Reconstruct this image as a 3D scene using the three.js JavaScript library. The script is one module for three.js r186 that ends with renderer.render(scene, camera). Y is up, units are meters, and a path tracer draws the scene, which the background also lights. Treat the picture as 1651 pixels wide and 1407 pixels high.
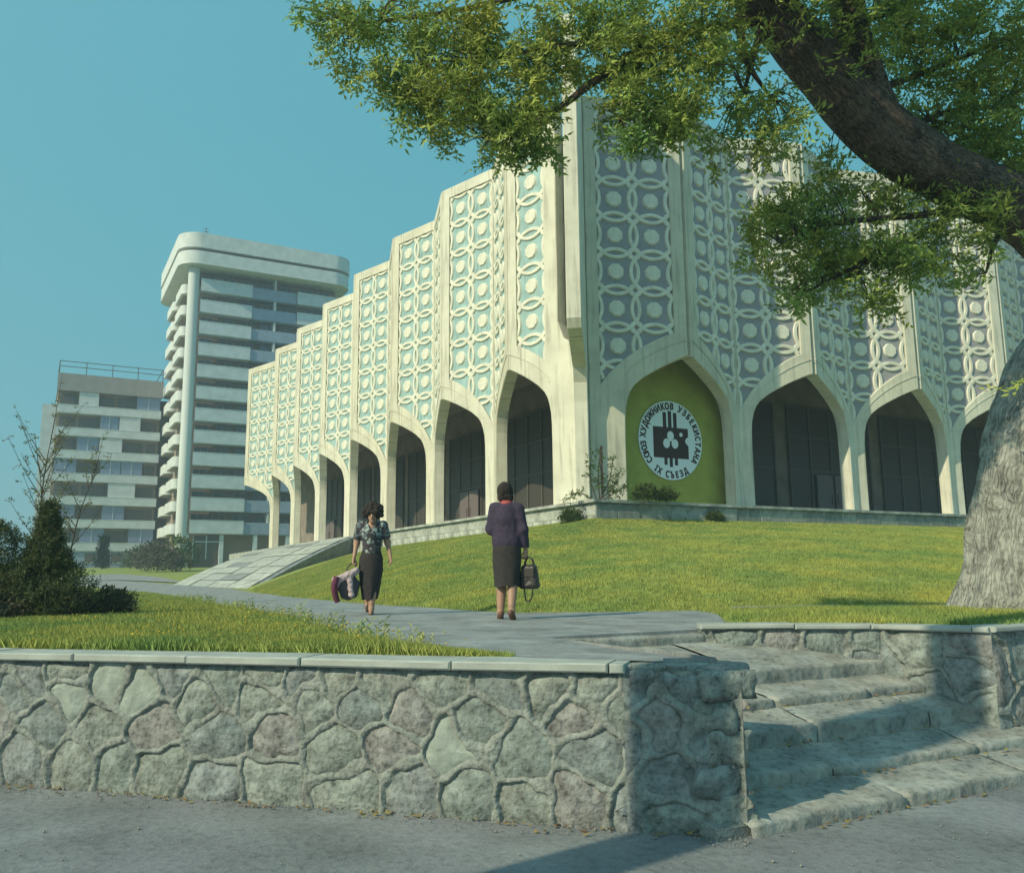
import * as THREE from 'three';
import { mergeGeometries, mergeVertices, toCreasedNormals } from 'three/addons/utils/BufferGeometryUtils.js';
import { ImprovedNoise } from 'three/addons/math/ImprovedNoise.js';
import { MarchingCubes } from 'three/addons/objects/MarchingCubes.js';

// ---------------------------------------------------------------- camera, sky, sun, exposure
const scene = new THREE.Scene();
const F = 1419.8, PW = 1651, PH = 1407;                     // lens length in pixels of the photograph
const camera = new THREE.PerspectiveCamera(2 * Math.atan(PH / 2 / F) * 180 / Math.PI, PW / PH, 0.1, 3000);
camera.position.set(0, 1.6, 0);
camera.rotation.order = 'XYZ';
camera.rotation.set(0.16147, 0, -0.00939);
camera.updateMatrixWorld(true);
scene.add(camera);

const SUN_AZ = 39 * Math.PI / 180, SUN_EL = 34 * Math.PI / 180;   // the light travels to the right and away from the camera
function skyTexture() {
  const toSun = [-Math.cos(SUN_AZ) * Math.cos(SUN_EL), Math.sin(SUN_EL), Math.sin(SUN_AZ) * Math.cos(SUN_EL)];
  const w = 256, h = 256, d = new Float32Array(w * h * 4);
  const ramp = [[-90, .12, .13, .12], [-4, .14, .17, .16], [-0.5, .15, .36, .40], [4, .118, .345, .40], [14, .085, .315, .385], [28, .068, .292, .368], [38, .064, .285, .366], [60, .065, .275, .39], [90, .065, .26, .40]];
  for (let j = 0; j < h; j++) {
    const el = ((j + .5) / h - .5) * 180;
    let k = 0; while (k < ramp.length - 2 && el > ramp[k + 1][0]) k++;
    const a = ramp[k], b = ramp[k + 1], t = Math.min(1, Math.max(0, (el - a[0]) / (b[0] - a[0])));
    for (let i = 0; i < w; i++) {
      const o = (j * w + i) * 4;
      // paler and brighter towards the sun, as a clear sky is
      const az = ((i + .5) / w - .5) * Math.PI * 2, e = el * Math.PI / 180, dir = [Math.cos(e) * Math.cos(az), Math.sin(e), Math.cos(e) * Math.sin(az)], mu = dir[0] * toSun[0] + dir[1] * toSun[1] + dir[2] * toSun[2], glow = el > -2 ? 1.1 * Math.exp(-Math.acos(Math.min(1, mu)) / .5) : 0;
      for (let c = 0; c < 3; c++) d[o + c] = a[c + 1] + (b[c + 1] - a[c + 1]) * t + glow * [.62, .62, .56][c];
      d[o + 3] = 1;
    }
  }
  const t = new THREE.DataTexture(d, w, h, THREE.RGBAFormat, THREE.FloatType);
  t.mapping = THREE.EquirectangularReflectionMapping;
  t.magFilter = t.minFilter = THREE.LinearFilter;
  t.needsUpdate = true;
  return t;
}
const sky = skyTexture();
scene.background = sky;
scene.environment = sky;
scene.backgroundIntensity = 1;
scene.environmentIntensity = 1;
scene.fog = new THREE.FogExp2(new THREE.Color().setRGB(.56, .77, .87), .0015);

const sunTo = new THREE.Vector3(Math.cos(SUN_AZ) * Math.cos(SUN_EL), -Math.sin(SUN_EL), -Math.sin(SUN_AZ) * Math.cos(SUN_EL));
const sun = new THREE.DirectionalLight(new THREE.Color().setRGB(1, .90, .62), 3.25);
sun.position.set(-5, 8, -25).addScaledVector(sunTo, -120);
sun.target.position.set(-5, 8, -25);
sun.castShadow = true;
sun.shadow.mapSize.set(4096, 4096);
Object.assign(sun.shadow.camera, { left: -90, right: 90, top: 60, bottom: -60, near: 1, far: 300 });
sun.shadow.radius = 1;
scene.add(sun, sun.target);

const renderer = new THREE.WebGLRenderer({ antialias: true });
renderer.setSize(1024, 872);
renderer.toneMapping = THREE.LinearToneMapping;
renderer.toneMappingExposure = 1.32;
renderer.shadowMap.enabled = true;
renderer.shadowMap.type = THREE.PCFSoftShadowMap;

// ---------------------------------------------------------------- helpers
const V3 = (x, y, z) => new THREE.Vector3(x, y, z);
const PSI = 0.49873;                                        // the hall, the stairs and the far houses stand on one grid, turned by this
const uR = V3(Math.cos(PSI), 0, -Math.sin(PSI)), uL = V3(-Math.sin(PSI), 0, -Math.cos(PSI));
const AS = (a, s, y = 0) => V3(uR.x * a + uL.x * s, y, uR.z * a + uL.z * s);   // along the grid, into the grid
function rngOf(seed) { let a = seed >>> 0; return () => { a |= 0; a = a + 0x6D2B79F5 | 0; let t = Math.imul(a ^ a >>> 15, 1 | a); t = t + Math.imul(t ^ t >>> 7, 61 | t) ^ t; return ((t ^ t >>> 14) >>> 0) / 4294967296; }; }
const clamp = (x, a, b) => Math.min(b, Math.max(a, x));
const lerp = (a, b, t) => a + (b - a) * t;
const sstep = (a, b, x) => { const t = clamp((x - a) / (b - a), 0, 1); return t * t * (3 - 2 * t); };
function table(tab, x) { let k = 0; while (k < tab.length - 2 && x > tab[k + 1][0]) k++; const a = tab[k], b = tab[k + 1]; return lerp(a[1], b[1], clamp((x - a[0]) / (b[0] - a[0]), 0, 1)); }
const perlin = new ImprovedNoise();
const noise = (x, y, z = 0) => perlin.noise(x + 91.3, y + 37.7, z + 11.1);
const fbm = (x, y, z = 0, o = 4) => { let s = 0, a = .5, f = 1; for (let i = 0; i < o; i++) { s += a * noise(x * f, y * f, z * f + i * 7.3); a *= .5; f *= 2.03; } return s; };
// survey helper: a sight line of the photograph, met at a height or at a distance, in metres
function sight(px, py, { h, d }) {
  const q = V3((px - PW / 2) / F, -(py - PH / 2) / F, -1).applyQuaternion(camera.quaternion);
  const t = d !== undefined ? d / -q.z : (h - 1.6) / q.y;
  return V3(0, 1.6, 0).addScaledVector(q, t);
}
const used = new Map();
function numbered(name) { const n = used.get(name) || 0; used.set(name, n + 1); return n ? `${name}_${String(n).padStart(3, '0')}` : name; }
const shade = o => { o.castShadow = o.receiveShadow = true; return o; };
function tag(o, label, category, group) { o.userData.label = label; o.userData.category = category; if (group) o.userData.group = group; return o; }
function thing(name, label, category, pos = V3(0, 0, 0), turn = 0, group) {
  const o = new THREE.Group(); o.name = numbered(name); o.position.copy(pos); o.rotation.y = turn; scene.add(o); return tag(o, label, category, group);
}
function part(name, geo, mat, parent) {
  const m = shade(new THREE.Mesh(geo, mat)); m.name = parent === scene ? numbered(name) : name; parent.add(m);
  if (parent !== scene) { let n = parent.__n || (Object.defineProperty(parent, '__n', { value: new Map(), enumerable: false }), parent.__n); const k = n.get(name) || 0; n.set(name, k + 1); if (k) m.name = `${name}_${String(k).padStart(3, '0')}`; }
  return m;
}
function struct(name, geo, mat) { const m = part(name, geo, mat, scene); m.userData.kind = 'structure'; return m; }
const flat = g => { const n = g.index ? g.toNonIndexed() : g; for (const k of Object.keys(n.attributes)) if (!['position', 'normal', 'uv'].includes(k)) n.deleteAttribute(k); if (!n.attributes.uv) n.setAttribute('uv', new THREE.BufferAttribute(new Float32Array(n.attributes.position.count * 2), 2)); return n; };
const join = list => mergeGeometries(list.map(flat));
// uv in metres from the face's main direction
function uvBox(g0, s = 1) {
  const g = flat(g0), p = g.attributes.position, n = g.attributes.normal, uv = g.attributes.uv;
  for (let i = 0; i < p.count; i += 3) {
    const nx = Math.abs(n.getX(i) + n.getX(i + 1) + n.getX(i + 2)), ny = Math.abs(n.getY(i) + n.getY(i + 1) + n.getY(i + 2)), nz = Math.abs(n.getZ(i) + n.getZ(i + 1) + n.getZ(i + 2));
    for (let k = i; k < i + 3; k++) {
      const x = p.getX(k), y = p.getY(k), z = p.getZ(k);
      if (ny >= nx && ny >= nz) uv.setXY(k, x * s, z * s); else if (nx >= nz) uv.setXY(k, z * s, y * s); else uv.setXY(k, x * s, y * s);
    }
  }
  return g;
}
function box(w, h, d, x = 0, y = 0, z = 0, ry = 0) { const g = new THREE.BoxGeometry(w, h, d); if (ry) g.rotateY(ry); g.translate(x, y, z); return uvBox(g); }
function bevelBox(w, h, d, b, x = 0, y = 0, z = 0) {        // box with chamfered edges along its outline
  const s = new THREE.Shape([[-w / 2, -h / 2], [w / 2, -h / 2], [w / 2, h / 2], [-w / 2, h / 2]].map(p => new THREE.Vector2(...p)));
  const g = new THREE.ExtrudeGeometry(s, { depth: d - 2 * b, bevelEnabled: true, bevelSegments: 1, bevelSize: b, bevelThickness: b, bevelOffset: -b });
  g.translate(x, y, z - d / 2 + b); return uvBox(g);
}
function tube(points, radii, sides = 8, wob = 0, seed = 0, ridge = 0) { // limb of changing thickness through given points
  const c = new THREE.CatmullRomCurve3(points, false, 'centripetal'), n = Math.max(4, Math.round(points.length * (ridge ? 22 : wob ? 8 : 4)));
  const around = Math.max(1, Math.round(radii.reduce((a, b) => a + b, 0) / radii.length * 6.28 / .5)) * .5, pos = [], uv = [], idx = []; let N = V3(0.31, .2, .93).normalize(), len = 0, prev = null;
  for (let i = 0; i <= n; i++) {
    const t = i / n, p = c.getPoint(t), T = c.getTangent(t).normalize();
    N = N.clone().addScaledVector(T, -N.dot(T)).normalize(); const B = new THREE.Vector3().crossVectors(T, N);
    const f = t * (radii.length - 1), k = Math.min(radii.length - 2, Math.floor(f)), rq = i => radii[clamp(i, 0, radii.length - 1)], h = f - k, r = .5 * (2 * rq(k) + (rq(k + 1) - rq(k - 1)) * h + (2 * rq(k - 1) - 5 * rq(k) + 4 * rq(k + 1) - rq(k + 2)) * h * h + (3 * rq(k) - rq(k - 1) - 3 * rq(k + 1) + rq(k + 2)) * h * h * h);
    if (prev) len += p.distanceTo(prev); prev = p;
    for (let j = 0; j <= sides; j++) {
      const a = j / sides * Math.PI * 2, dir = N.clone().multiplyScalar(Math.cos(a)).addScaledVector(B, Math.sin(a));
      const rr = r * (1 + (ridge ? ridge * (noise(Math.cos(a) * 4.5 + seed, Math.sin(a) * 4.5, len * 1.1) + .6 * noise(Math.cos(a) * 11, Math.sin(a) * 11 + seed, len * 3.2)) : 0) + (wob ? wob * (fbm(Math.cos(a) * 1.6 + seed, Math.sin(a) * 1.6, len * .9, 3) * 1.6 + .45 * noise(Math.cos(a) * 6, Math.sin(a) * 6 + seed, len * 1.4)) : 0));
      pos.push(p.x + dir.x * rr, p.y + dir.y * rr, p.z + dir.z * rr); uv.push(j / sides * around, len);
    }
  }
  for (let i = 0; i < n; i++) for (let j = 0; j < sides; j++) { const a = i * (sides + 1) + j, b = a + sides + 1; idx.push(a, a + 1, b, b, a + 1, b + 1); }
  const g = new THREE.BufferGeometry(); g.setAttribute('position', new THREE.Float32BufferAttribute(pos, 3)); g.setAttribute('uv', new THREE.Float32BufferAttribute(uv, 2)); g.setIndex(idx);
  g.computeVertexNormals();
  const nn = g.attributes.normal; for (let i = 0; i <= n; i++) { const a = i * (sides + 1), b = a + sides; const v = V3(nn.getX(a) + nn.getX(b), nn.getY(a) + nn.getY(b), nn.getZ(a) + nn.getZ(b)).normalize(); nn.setXYZ(a, v.x, v.y, v.z); nn.setXYZ(b, v.x, v.y, v.z); }
  return g;
}
function gridGeo(nu, nv, fn) {                              // fn(u, v) -> [x, y, z, s, t]
  const pos = [], uv = [], idx = [];
  for (let j = 0; j <= nv; j++) for (let i = 0; i <= nu; i++) { const q = fn(i / nu, j / nv); pos.push(q[0], q[1], q[2]); uv.push(q[3] ?? q[0], q[4] ?? q[2]); }
  for (let j = 0; j < nv; j++) for (let i = 0; i < nu; i++) { const a = j * (nu + 1) + i, b = a + nu + 1; idx.push(a, a + 1, b, b, a + 1, b + 1); }
  const g = new THREE.BufferGeometry(); g.setAttribute('position', new THREE.Float32BufferAttribute(pos, 3)); g.setAttribute('uv', new THREE.Float32BufferAttribute(uv, 2)); g.setIndex(idx); g.computeVertexNormals(); return g;
}
function poly(points) { const L = [0]; for (let i = 1; i < points.length; i++) L.push(L[i - 1] + Math.hypot(points[i][0] - points[i - 1][0], points[i][1] - points[i - 1][1])); const T = L[L.length - 1]; return t => { const d = t * T; let k = 0; while (k < points.length - 2 && d > L[k + 1]) k++; const f = clamp((d - L[k]) / (L[k + 1] - L[k]), 0, 1); return points[k].map((v, i) => lerp(v, points[k + 1][i], f)); }; }

// ---------------------------------------------------------------- materials
// gradient noise that repeats every px by py cells
function pnoise(x, y, px, py, seed) {
  const g = (i, j, fx, fy) => { i = ((i % px) + px) % px; j = ((j % py) + py) % py; let h = Math.imul(i * 374761393 + j * 668265263 + seed * 2246822519 | 0, 1274126177); h ^= h >>> 15; h = Math.imul(h, 2246822519); h ^= h >>> 13; const a = (h >>> 0) / 4294967296 * 6.2831853; return Math.cos(a) * fx + Math.sin(a) * fy; };
  const i = Math.floor(x), j = Math.floor(y), fx = x - i, fy = y - j, u = fx * fx * fx * (fx * (fx * 6 - 15) + 10), v = fy * fy * fy * (fy * (fy * 6 - 15) + 10);
  return 1.5 * lerp(lerp(g(i, j, fx, fy), g(i + 1, j, fx - 1, fy), u), lerp(g(i, j + 1, fx, fy - 1), g(i + 1, j + 1, fx - 1, fy - 1), u), v);
}
function pfbm(u, v, cx, cy, seed, o = 4) { let s = 0, a = .5; for (let k = 0; k < o; k++) { s += a * pnoise(u * cx, v * cy, cx, cy, seed + k * 17); cx *= 2; cy *= 2; a *= .5; } return s; }
function texture(n, fn, srgb) {
  const d = new Uint8Array(n * n * 4);
  for (let y = 0; y < n; y++) for (let x = 0; x < n; x++) { const c = fn(x, y), o = (y * n + x) * 4; for (let k = 0; k < 3; k++) { let v = Array.isArray(c) ? c[k] : c; if (srgb) v = v <= .0031308 ? v * 12.92 : 1.055 * Math.pow(Math.max(v, 0), 1 / 2.4) - .055; d[o + k] = clamp(Math.round(v * 255), 0, 255); } d[o + 3] = 255; }
  const t = new THREE.DataTexture(d, n, n); t.wrapS = t.wrapT = THREE.RepeatWrapping; t.magFilter = THREE.LinearFilter; t.minFilter = THREE.LinearMipmapLinearFilter; t.generateMipmaps = true; if (srgb) t.colorSpace = THREE.SRGBColorSpace; t.needsUpdate = true; return t;
}
function surface(col, { n = 256, amp = .25, per = 5, grain = .15, tint = [1, 1, 1], size = 2, rough = .9, bump = .004, bper = 12, spots = 0, seed = 1, streak = 0, furrow = 0, more = {} } = {}) {
  const R = rngOf(seed * 77 + 5), big = (u, v) => pfbm(u, v, per, per, seed, 5), fine = (u, v) => pfbm(u, v, bper, bper, seed + 50, 4);
  const fur = (u, v) => { const w = .02 * pnoise(u * 6, v * 8, 6, 8, seed + 3); return 1 - Math.abs(pfbm(u + w, v, 30, 7, seed + 7, 4)) * 2.6; };
  const map = texture(n, (x, y) => {
    const u = x / n, v = y / n, g = R() - .5, h = pnoise(u * per, v * per, per, per, seed + 90), f = spots ? fine(u, v) : 0, sp = spots ? -spots * sstep(.14, .26, f) + spots * .5 * sstep(.16, .3, -f) : 0;
    const st = streak ? -streak * sstep(.02, .34, pfbm(u, v, 26, 2, seed + 21, 3)) * (.5 + .7 * pnoise(u * 3, v * 3, 3, 3, seed + 5) + .4) : 0, fu = furrow ? -furrow * sstep(.45, .95, fur(u, v)) : 0;
    const k = Math.max(.05, 1 + amp * big(u, v) * 2 + grain * g + sp + st + fu); return col.map((c, i) => c * k * (1 + (tint[i] - 1) * (h + .5)));
  }, true);
  const bm = texture(n, (x, y) => { const u = x / n, v = y / n; return .5 + fine(u, v) * .6 + (R() - .5) * .25 - (furrow ? .4 * sstep(.4, .95, fur(u, v)) : 0); });
  map.repeat.set(1 / size, 1 / size); bm.repeat.set(1 / size, 1 / size);
  return new THREE.MeshStandardMaterial({ map, bumpMap: bm, bumpScale: bump, roughness: rough, side: THREE.DoubleSide, ...more });
}
const plain = (r, g, b, rough = .85, more = {}) => new THREE.MeshStandardMaterial({ color: new THREE.Color().setRGB(r, g, b), roughness: rough, side: THREE.DoubleSide, ...more });
const M = {
  cream: surface([.66, .635, .52], { n: 512, amp: .1, grain: .06, per: 4, size: 5, bump: .003, seed: 2, streak: .22, spots: .05 }),
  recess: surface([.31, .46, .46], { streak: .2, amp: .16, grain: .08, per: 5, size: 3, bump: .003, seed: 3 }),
  recessGrey: surface([.31, .305, .325], { amp: .12, grain: .08, per: 5, size: 3, bump: .003, seed: 33 }),  // right-hand front: the shade it lies in is put into this greyer colour
  rib: surface([.72, .70, .59], { streak: .07, amp: .12, grain: .06, per: 5, size: 2, bump: .002, seed: 4 }),
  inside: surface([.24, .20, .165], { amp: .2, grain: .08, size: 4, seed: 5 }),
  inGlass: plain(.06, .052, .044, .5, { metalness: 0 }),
  doorLeaf: plain(.16, .13, .13, .5),
  mullion: plain(.10, .095, .085, .6),
  board: surface([.33, .34, .06], { amp: .12, grain: .08, size: 3, bump: .002, seed: 6 }),
  asphalt: surface([.185, .20, .205], { n: 1024, amp: .3, grain: .5, per: 4, size: 4, bump: .008, bper: 60, seed: 7, spots: .16, tint: [1.04, 1, 1.04] }),
  path: surface([.235, .255, .26], { n: 512, spots: .15, amp: .3, grain: .4, per: 6, size: 3, bump: .005, bper: 26, seed: 8, tint: [1.04, 1, .98] }),
  concrete: surface([.28, .29, .27], { n: 512, amp: .34, grain: .35, per: 5, size: 1.6, bump: .008, bper: 26, seed: 9, spots: .25, tint: [1.05, 1, .95] }),
  coping: surface([.36, .385, .355], { n: 256, amp: .15, grain: .15, per: 6, size: 1.5, bump: .004, bper: 18, seed: 10 }),
  mortar: surface([.235, .26, .24], { n: 512, amp: .34, grain: .45, per: 6, size: 1.1, bump: .014, bper: 36, spots: .2, seed: 11, tint: [1.05, 1, 1] }),
  grassSoil: surface([.22, .28, .065], { n: 512, amp: .35, grain: .45, per: 8, size: 2.2, bump: .02, bper: 40, seed: 12, tint: [1.15, 1, .9] }),
  ramp: surface([.40, .42, .38], { amp: .3, grain: .2, size: 3, seed: 13, spots: .2 }),
  slab: surface([.20, .23, .24], { amp: .25, grain: .18, size: 2, seed: 14, spots: .15 }),
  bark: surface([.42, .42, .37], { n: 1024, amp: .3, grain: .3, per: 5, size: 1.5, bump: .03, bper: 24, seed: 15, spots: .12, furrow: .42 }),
  barkDark: surface([.15, .115, .085], { n: 512, amp: .3, grain: .3, per: 5, size: 1, bump: .03, bper: 20, seed: 16, spots: .2, furrow: .6 }),  // limbs darker than the trunk: shade of the crown put into the colour
  twig: plain(.07, .055, .035, .9),
  white: surface([.60, .64, .64], { amp: .1, grain: .06, size: 5, seed: 17 }),
  bandPale: surface([.56, .62, .67], { amp: .1, grain: .06, size: 5, seed: 18 }),
  bandBlue: surface([.27, .34, .46], { amp: .1, grain: .06, size: 5, seed: 19 }),
  niche: plain(.30, .24, .20, .9),
  parapetGrey: surface([.30, .29, .30], { amp: .1, grain: .06, size: 5, seed: 20 }),
  winDark: plain(.11, .095, .085, .3),
  winBlue: plain(.20, .26, .40, .25),
  winGrey: plain(.13, .15, .19, .3),
  steel: plain(.14, .13, .14, .6, { metalness: .4 }),
  darkWall: surface([.11, .085, .07], { amp: .2, size: 5, seed: 21 }),  // stair wing: the shade it stands in is painted into the wall colour
};
// ---------------------------------------------------------------- lie of the land
const HT = [[-1500, 30], [-600, 12], [-200, 6.2], [-135, 4.2], [-108, 3.4], [-85, 2.75], [-65, 2.05], [-52, 1.5], [-36, 1.2], [-20, 1.14], [-11, 1.115], [-9, 1.06], [-7, 1.045], [20, 1.04]];
const H = (x, z) => table(HT, z) + .07 * sstep(2.2, 4, x) * sstep(-14, -10, z) + .012 * noise(x * .5, z * .5) * sstep(-9, -13, z);
const backOfWall = [[-60, -25.2], [-4.07 + .103, -7.49 - .335], [.18, -6.55], [.25, -8.32], [1.9, -9.2], [3.62, -9.1], [4.6, -8.42], [12, -12.6], [60, -38]];
{ // one grassy sheet from the tops of the retaining walls to the horizon
  const front = x => table(backOfWall, x);
  const xs = []; for (let i = 0; i <= 300; i++) { const u = i / 300 * 2 - 1; xs.push(60 * Math.sign(u) * Math.pow(Math.abs(u), 2.2)); }
  for (const p of backOfWall) xs.push(p[0]); xs.sort((a, b) => a - b);
  const N = xs.length - 1;
  struct('ground', gridGeo(N, 150, (u, v) => { const x0 = xs[Math.round(u * N)], t = 1500 * Math.pow(v, 4.2), z = front(x0) - t, x = x0 * (1 + t / 32); return [x, H(x, z), z]; }), M.grassSoil);
}
struct('pavement', gridGeo(60, 40, (u, v) => { const x = lerp(-40, 40, u), z = lerp(20, -14, v); return [x, .012 * noise(x * .35, z * .35) - .006 + (z < -9 ? -.1 : 0), z]; }), M.asphalt);

// the path: near and far edges, following the land
const onLand = (px, py) => { let p; for (let d = 8; d < 160; d += .2) { p = sight(px, py, { d }); if (p.y <= H(p.x, p.z)) break; } return [p.x, p.z]; };
const nearEdge = poly([[-1.35, -8.4], [-2.8, -11.3], [-5.2, -16.2], [-9.2, -24.8], [-14, -35], [-22, -47], [-34, -58]]);
const nearGrass = poly([[-.05, -6.7], [-.3, -6.9], [-1.15, -8.4], [-2.6, -11.3], [-5.0, -16.2], [-9.0, -24.8], [-14, -35], [-22, -47], [-34, -58]]);
const farEdge = poly([[.02, -12.5], [-2.8, -17.6], [-6.2, -25], [-9.6, -33.5], [-13.5, -42.5], [-20.5, -53], [-31, -64]]);
struct('path', gridGeo(90, 14, (u, v) => { const a = nearEdge(u), b = farEdge(u), w = .05 * noise(u * 40, v < .5 ? 1 : 5), k = v < .01 ? w : v > .99 ? -w : 0, x = lerp(a[0], b[0], v + k * .15), z = lerp(a[1], b[1], v + k * .15); return [x, H(x, z) + .022, z]; }), M.path);
{
  const lT = [[-12.62, -.04], [-8.4, -1.4], [-7.6, -.95], [-6.95, -.5], [-6.55, .1], [-6.3, .6], [-6.08, 1.0]], rT = [[-12.62, 2.78], [-10, 2.35], [-9.14, 1.92], [-8.24, .27], [-8.18, .33], [-6.2, 1.33], [-6.08, 1.36]];
  const zs = []; for (let k = 0; k <= 90; k++) zs.push(lerp(-12.62, -6.08, k / 90)); zs.push(-8.24, -8.18, -9.14); zs.sort((a, b) => a - b); const n = zs.length - 1;
  const top = gridGeo(14, n, (u, v) => { const z = zs[Math.round(v * n)], x = lerp(table(lT, z), table(rT, z), u); return [x, H(x, z) + lerp(.004, .028, sstep(-7.2, -8, z)), z]; });
  const skirt = gridGeo(1, n, (u, v) => { const z = zs[Math.round(v * n)], x = table(rT, z); return [x, u < .5 ? H(x, z) + .028 : .35, z]; });
  const front = gridGeo(10, 1, (u, v) => { const z = -6.08, x = lerp(1.0, 1.36, u); return [x, v < .5 ? H(x, z) + .028 : .35, z]; });
  struct('landing', join([top, skirt, front]), M.path);
}
{ // a second grey strip and a cross path far left, before the houses
  const s = (name, A, B, m) => { const a = poly(A), b = poly(B); struct(name, gridGeo(30, 4, (u, v) => { const p = a(u), q = b(u), x = lerp(p[0], q[0], v), z = lerp(p[1], q[1], v); return [x, H(x, z) + .05, z]; }), m); };
  s('road', [onLand(110, 938), onLand(190, 936), onLand(300, 941)], [onLand(100, 930), onLand(190, 926), onLand(262, 932)], M.path);
}
// the mown slope between the path and the terrace
const lawnLow = poly([[-12.6, -42.2], [-9.4, -33.3], [-6.1, -24.9], [-2.75, -17.5], [.02, -12.42], [1.4, -12.3], [2.75, -12.5], [6.2, -13.6], [11, -16], [22, -22]]);
const CX = 2.275, CZ = -30, TER = 4.2;                      // corner of the hall's ridge lines, terrace level
const onHall = (x, z) => [CX + uR.x * x - uL.x * z, CZ + uR.z * x - uL.z * z];     // hall grid: x to the right along the short front, -z along the long one
const lawnTop = poly([[-9.3, -51.6], onHall(-.06, -20), onHall(-.06, -12), onHall(-.06, -5), onHall(-.06, 1.06), onHall(5, 1.06), onHall(12, 1.06), onHall(22, 1.06), onHall(36, 1.06)]);
const lawnTopH = [[0, 3.2], [.25, 3.4], [.48, 3.55], [1, 3.62]];
function lawnAt(u, v) {
  const a = lawnLow(u), b = lawnTop(u), x = lerp(a[0], b[0], v), z = lerp(a[1], b[1], v), h0 = H(a[0], a[1]) - .03, h1 = table(lawnTopH, u);
  return [x, lerp(h0, h1, v + .05 * Math.sin(Math.PI * v)) + .05 * Math.sin(Math.PI * clamp(v * 14, 0, .5)) + .03 * noise(x * .4, z * .4) * Math.sin(Math.PI * v), z];
}
struct('lawn', gridGeo(120, 60, (u, v) => lawnAt(u, v * v * .35 + v * .65)), M.grassSoil);
// the terrace and the ramp that climbs to it
{
  const sh = new THREE.Shape([[-.05, -1.05], [60, -1.05], [60, 60], [-.05, 60]].map(p => new THREE.Vector2(...p)));
  const g = new THREE.ExtrudeGeometry(sh, { depth: .5, bevelEnabled: false }); g.rotateX(-Math.PI / 2); g.translate(0, TER - .5, 0);
  const m = struct('terrace', uvBox(g), M.ramp); m.position.set(CX, 0, CZ); m.rotation.y = PSI;
  const BL = [-19.5, 1.32, -50.5], BR = [-12.6, 1.22, -42.2], TR = [-9.32, TER - .02, -51.6], TL = [-21, TER + .05, -74];
  const on = (u, v, k) => [0, 1, 2].map(i => lerp(lerp(BL[i], BR[i], u), lerp(TL[i], TR[i], u), v) + (i === 1 ? .04 + .15 * Math.sin(Math.PI * v) + k : 0));
  const rp = struct('ramp', gridGeo(10, 12, (u, v) => on(u, v, 0)), M.slab), RR = rngOf(88), tones = [M.ramp, M.coping, M.path];
  for (let i = 0; i < 4; i++) for (let j = 0; j < 9; j++) { const dy = .035 + .03 * RR(), g = gridGeo(1, 1, (u, v) => on((i + .02 + .96 * u) / 4, (j + .02 + .96 * v) / 9, dy)); part('paving_slab', g, tones[RR() < .75 ? 0 : RR() < .6 ? 1 : 2], rp); }
}
// ---------------------------------------------------------------- the exhibition hall: folded lattice fronts over pointed arches
const hall = thing('exhibition_hall', 'white exhibition hall with folded lattice panels standing on pointed arches', 'building', V3(CX, 0, CZ), PSI);
const YA = 9.86, YT = 20.07, W0 = 3.44, DEEP = 1.05;
const ARCH = [[0, 0], [.2, -.05], [.56, -.19], [1.05, -.40], [1.62, -.68], [2.05, -.92], [2.42, -1.2], [2.6, -1.43], [2.72, -1.7], [2.81, -2.05], [2.85, -2.5], [2.86, -3]];
const BAND = [[0, 1.02], [.5, .86], [1.1, .58], [1.7, .2], [2.3, -.28], [2.75, -.78], [3.05, -1.2], [3.46, -1.75]];
function ringGeo(cx, cy, R, y0, test, top, hw = .085) {                 // flat-topped moulding bent to a circle, kept where test() holds
  const n = R < .3 ? 20 : 36, pos = [], prof = [[-hw, 0], [-hw * .68, top], [hw * .68, top], [hw, 0]];
  for (let i = 0; i < n; i++) {
    const a = i / n * Math.PI * 2, b = (i + 1) / n * Math.PI * 2, m = (a + b) / 2;
    if (!test(cx + R * Math.cos(m), cy + R * Math.sin(m))) continue;
    for (let k = 0; k < 3; k++) {
      const q = (t, p) => [cx + (R + p[0]) * Math.cos(t), cy + (R + p[0]) * Math.sin(t), p[1]];
      const A = q(a, prof[k]), B = q(a, prof[k + 1]), C = q(b, prof[k + 1]), D = q(b, prof[k]);
      pos.push(...A, ...D, ...B, ...B, ...D, ...C);
    }
  }
  const g = new THREE.BufferGeometry(); g.setAttribute('position', new THREE.Float32BufferAttribute(pos, 3)); if (pos.length) g.computeVertexNormals(); return g;
}
function medallionGeo(r) { const g = new THREE.CylinderGeometry(r * .86, r, .08, 8); g.rotateX(Math.PI / 2); g.rotateZ(Math.PI / 8); g.translate(0, 0, .04); return uvBox(g); }
const medal = medallionGeo(.34);
const panelCache = new Map();
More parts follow.
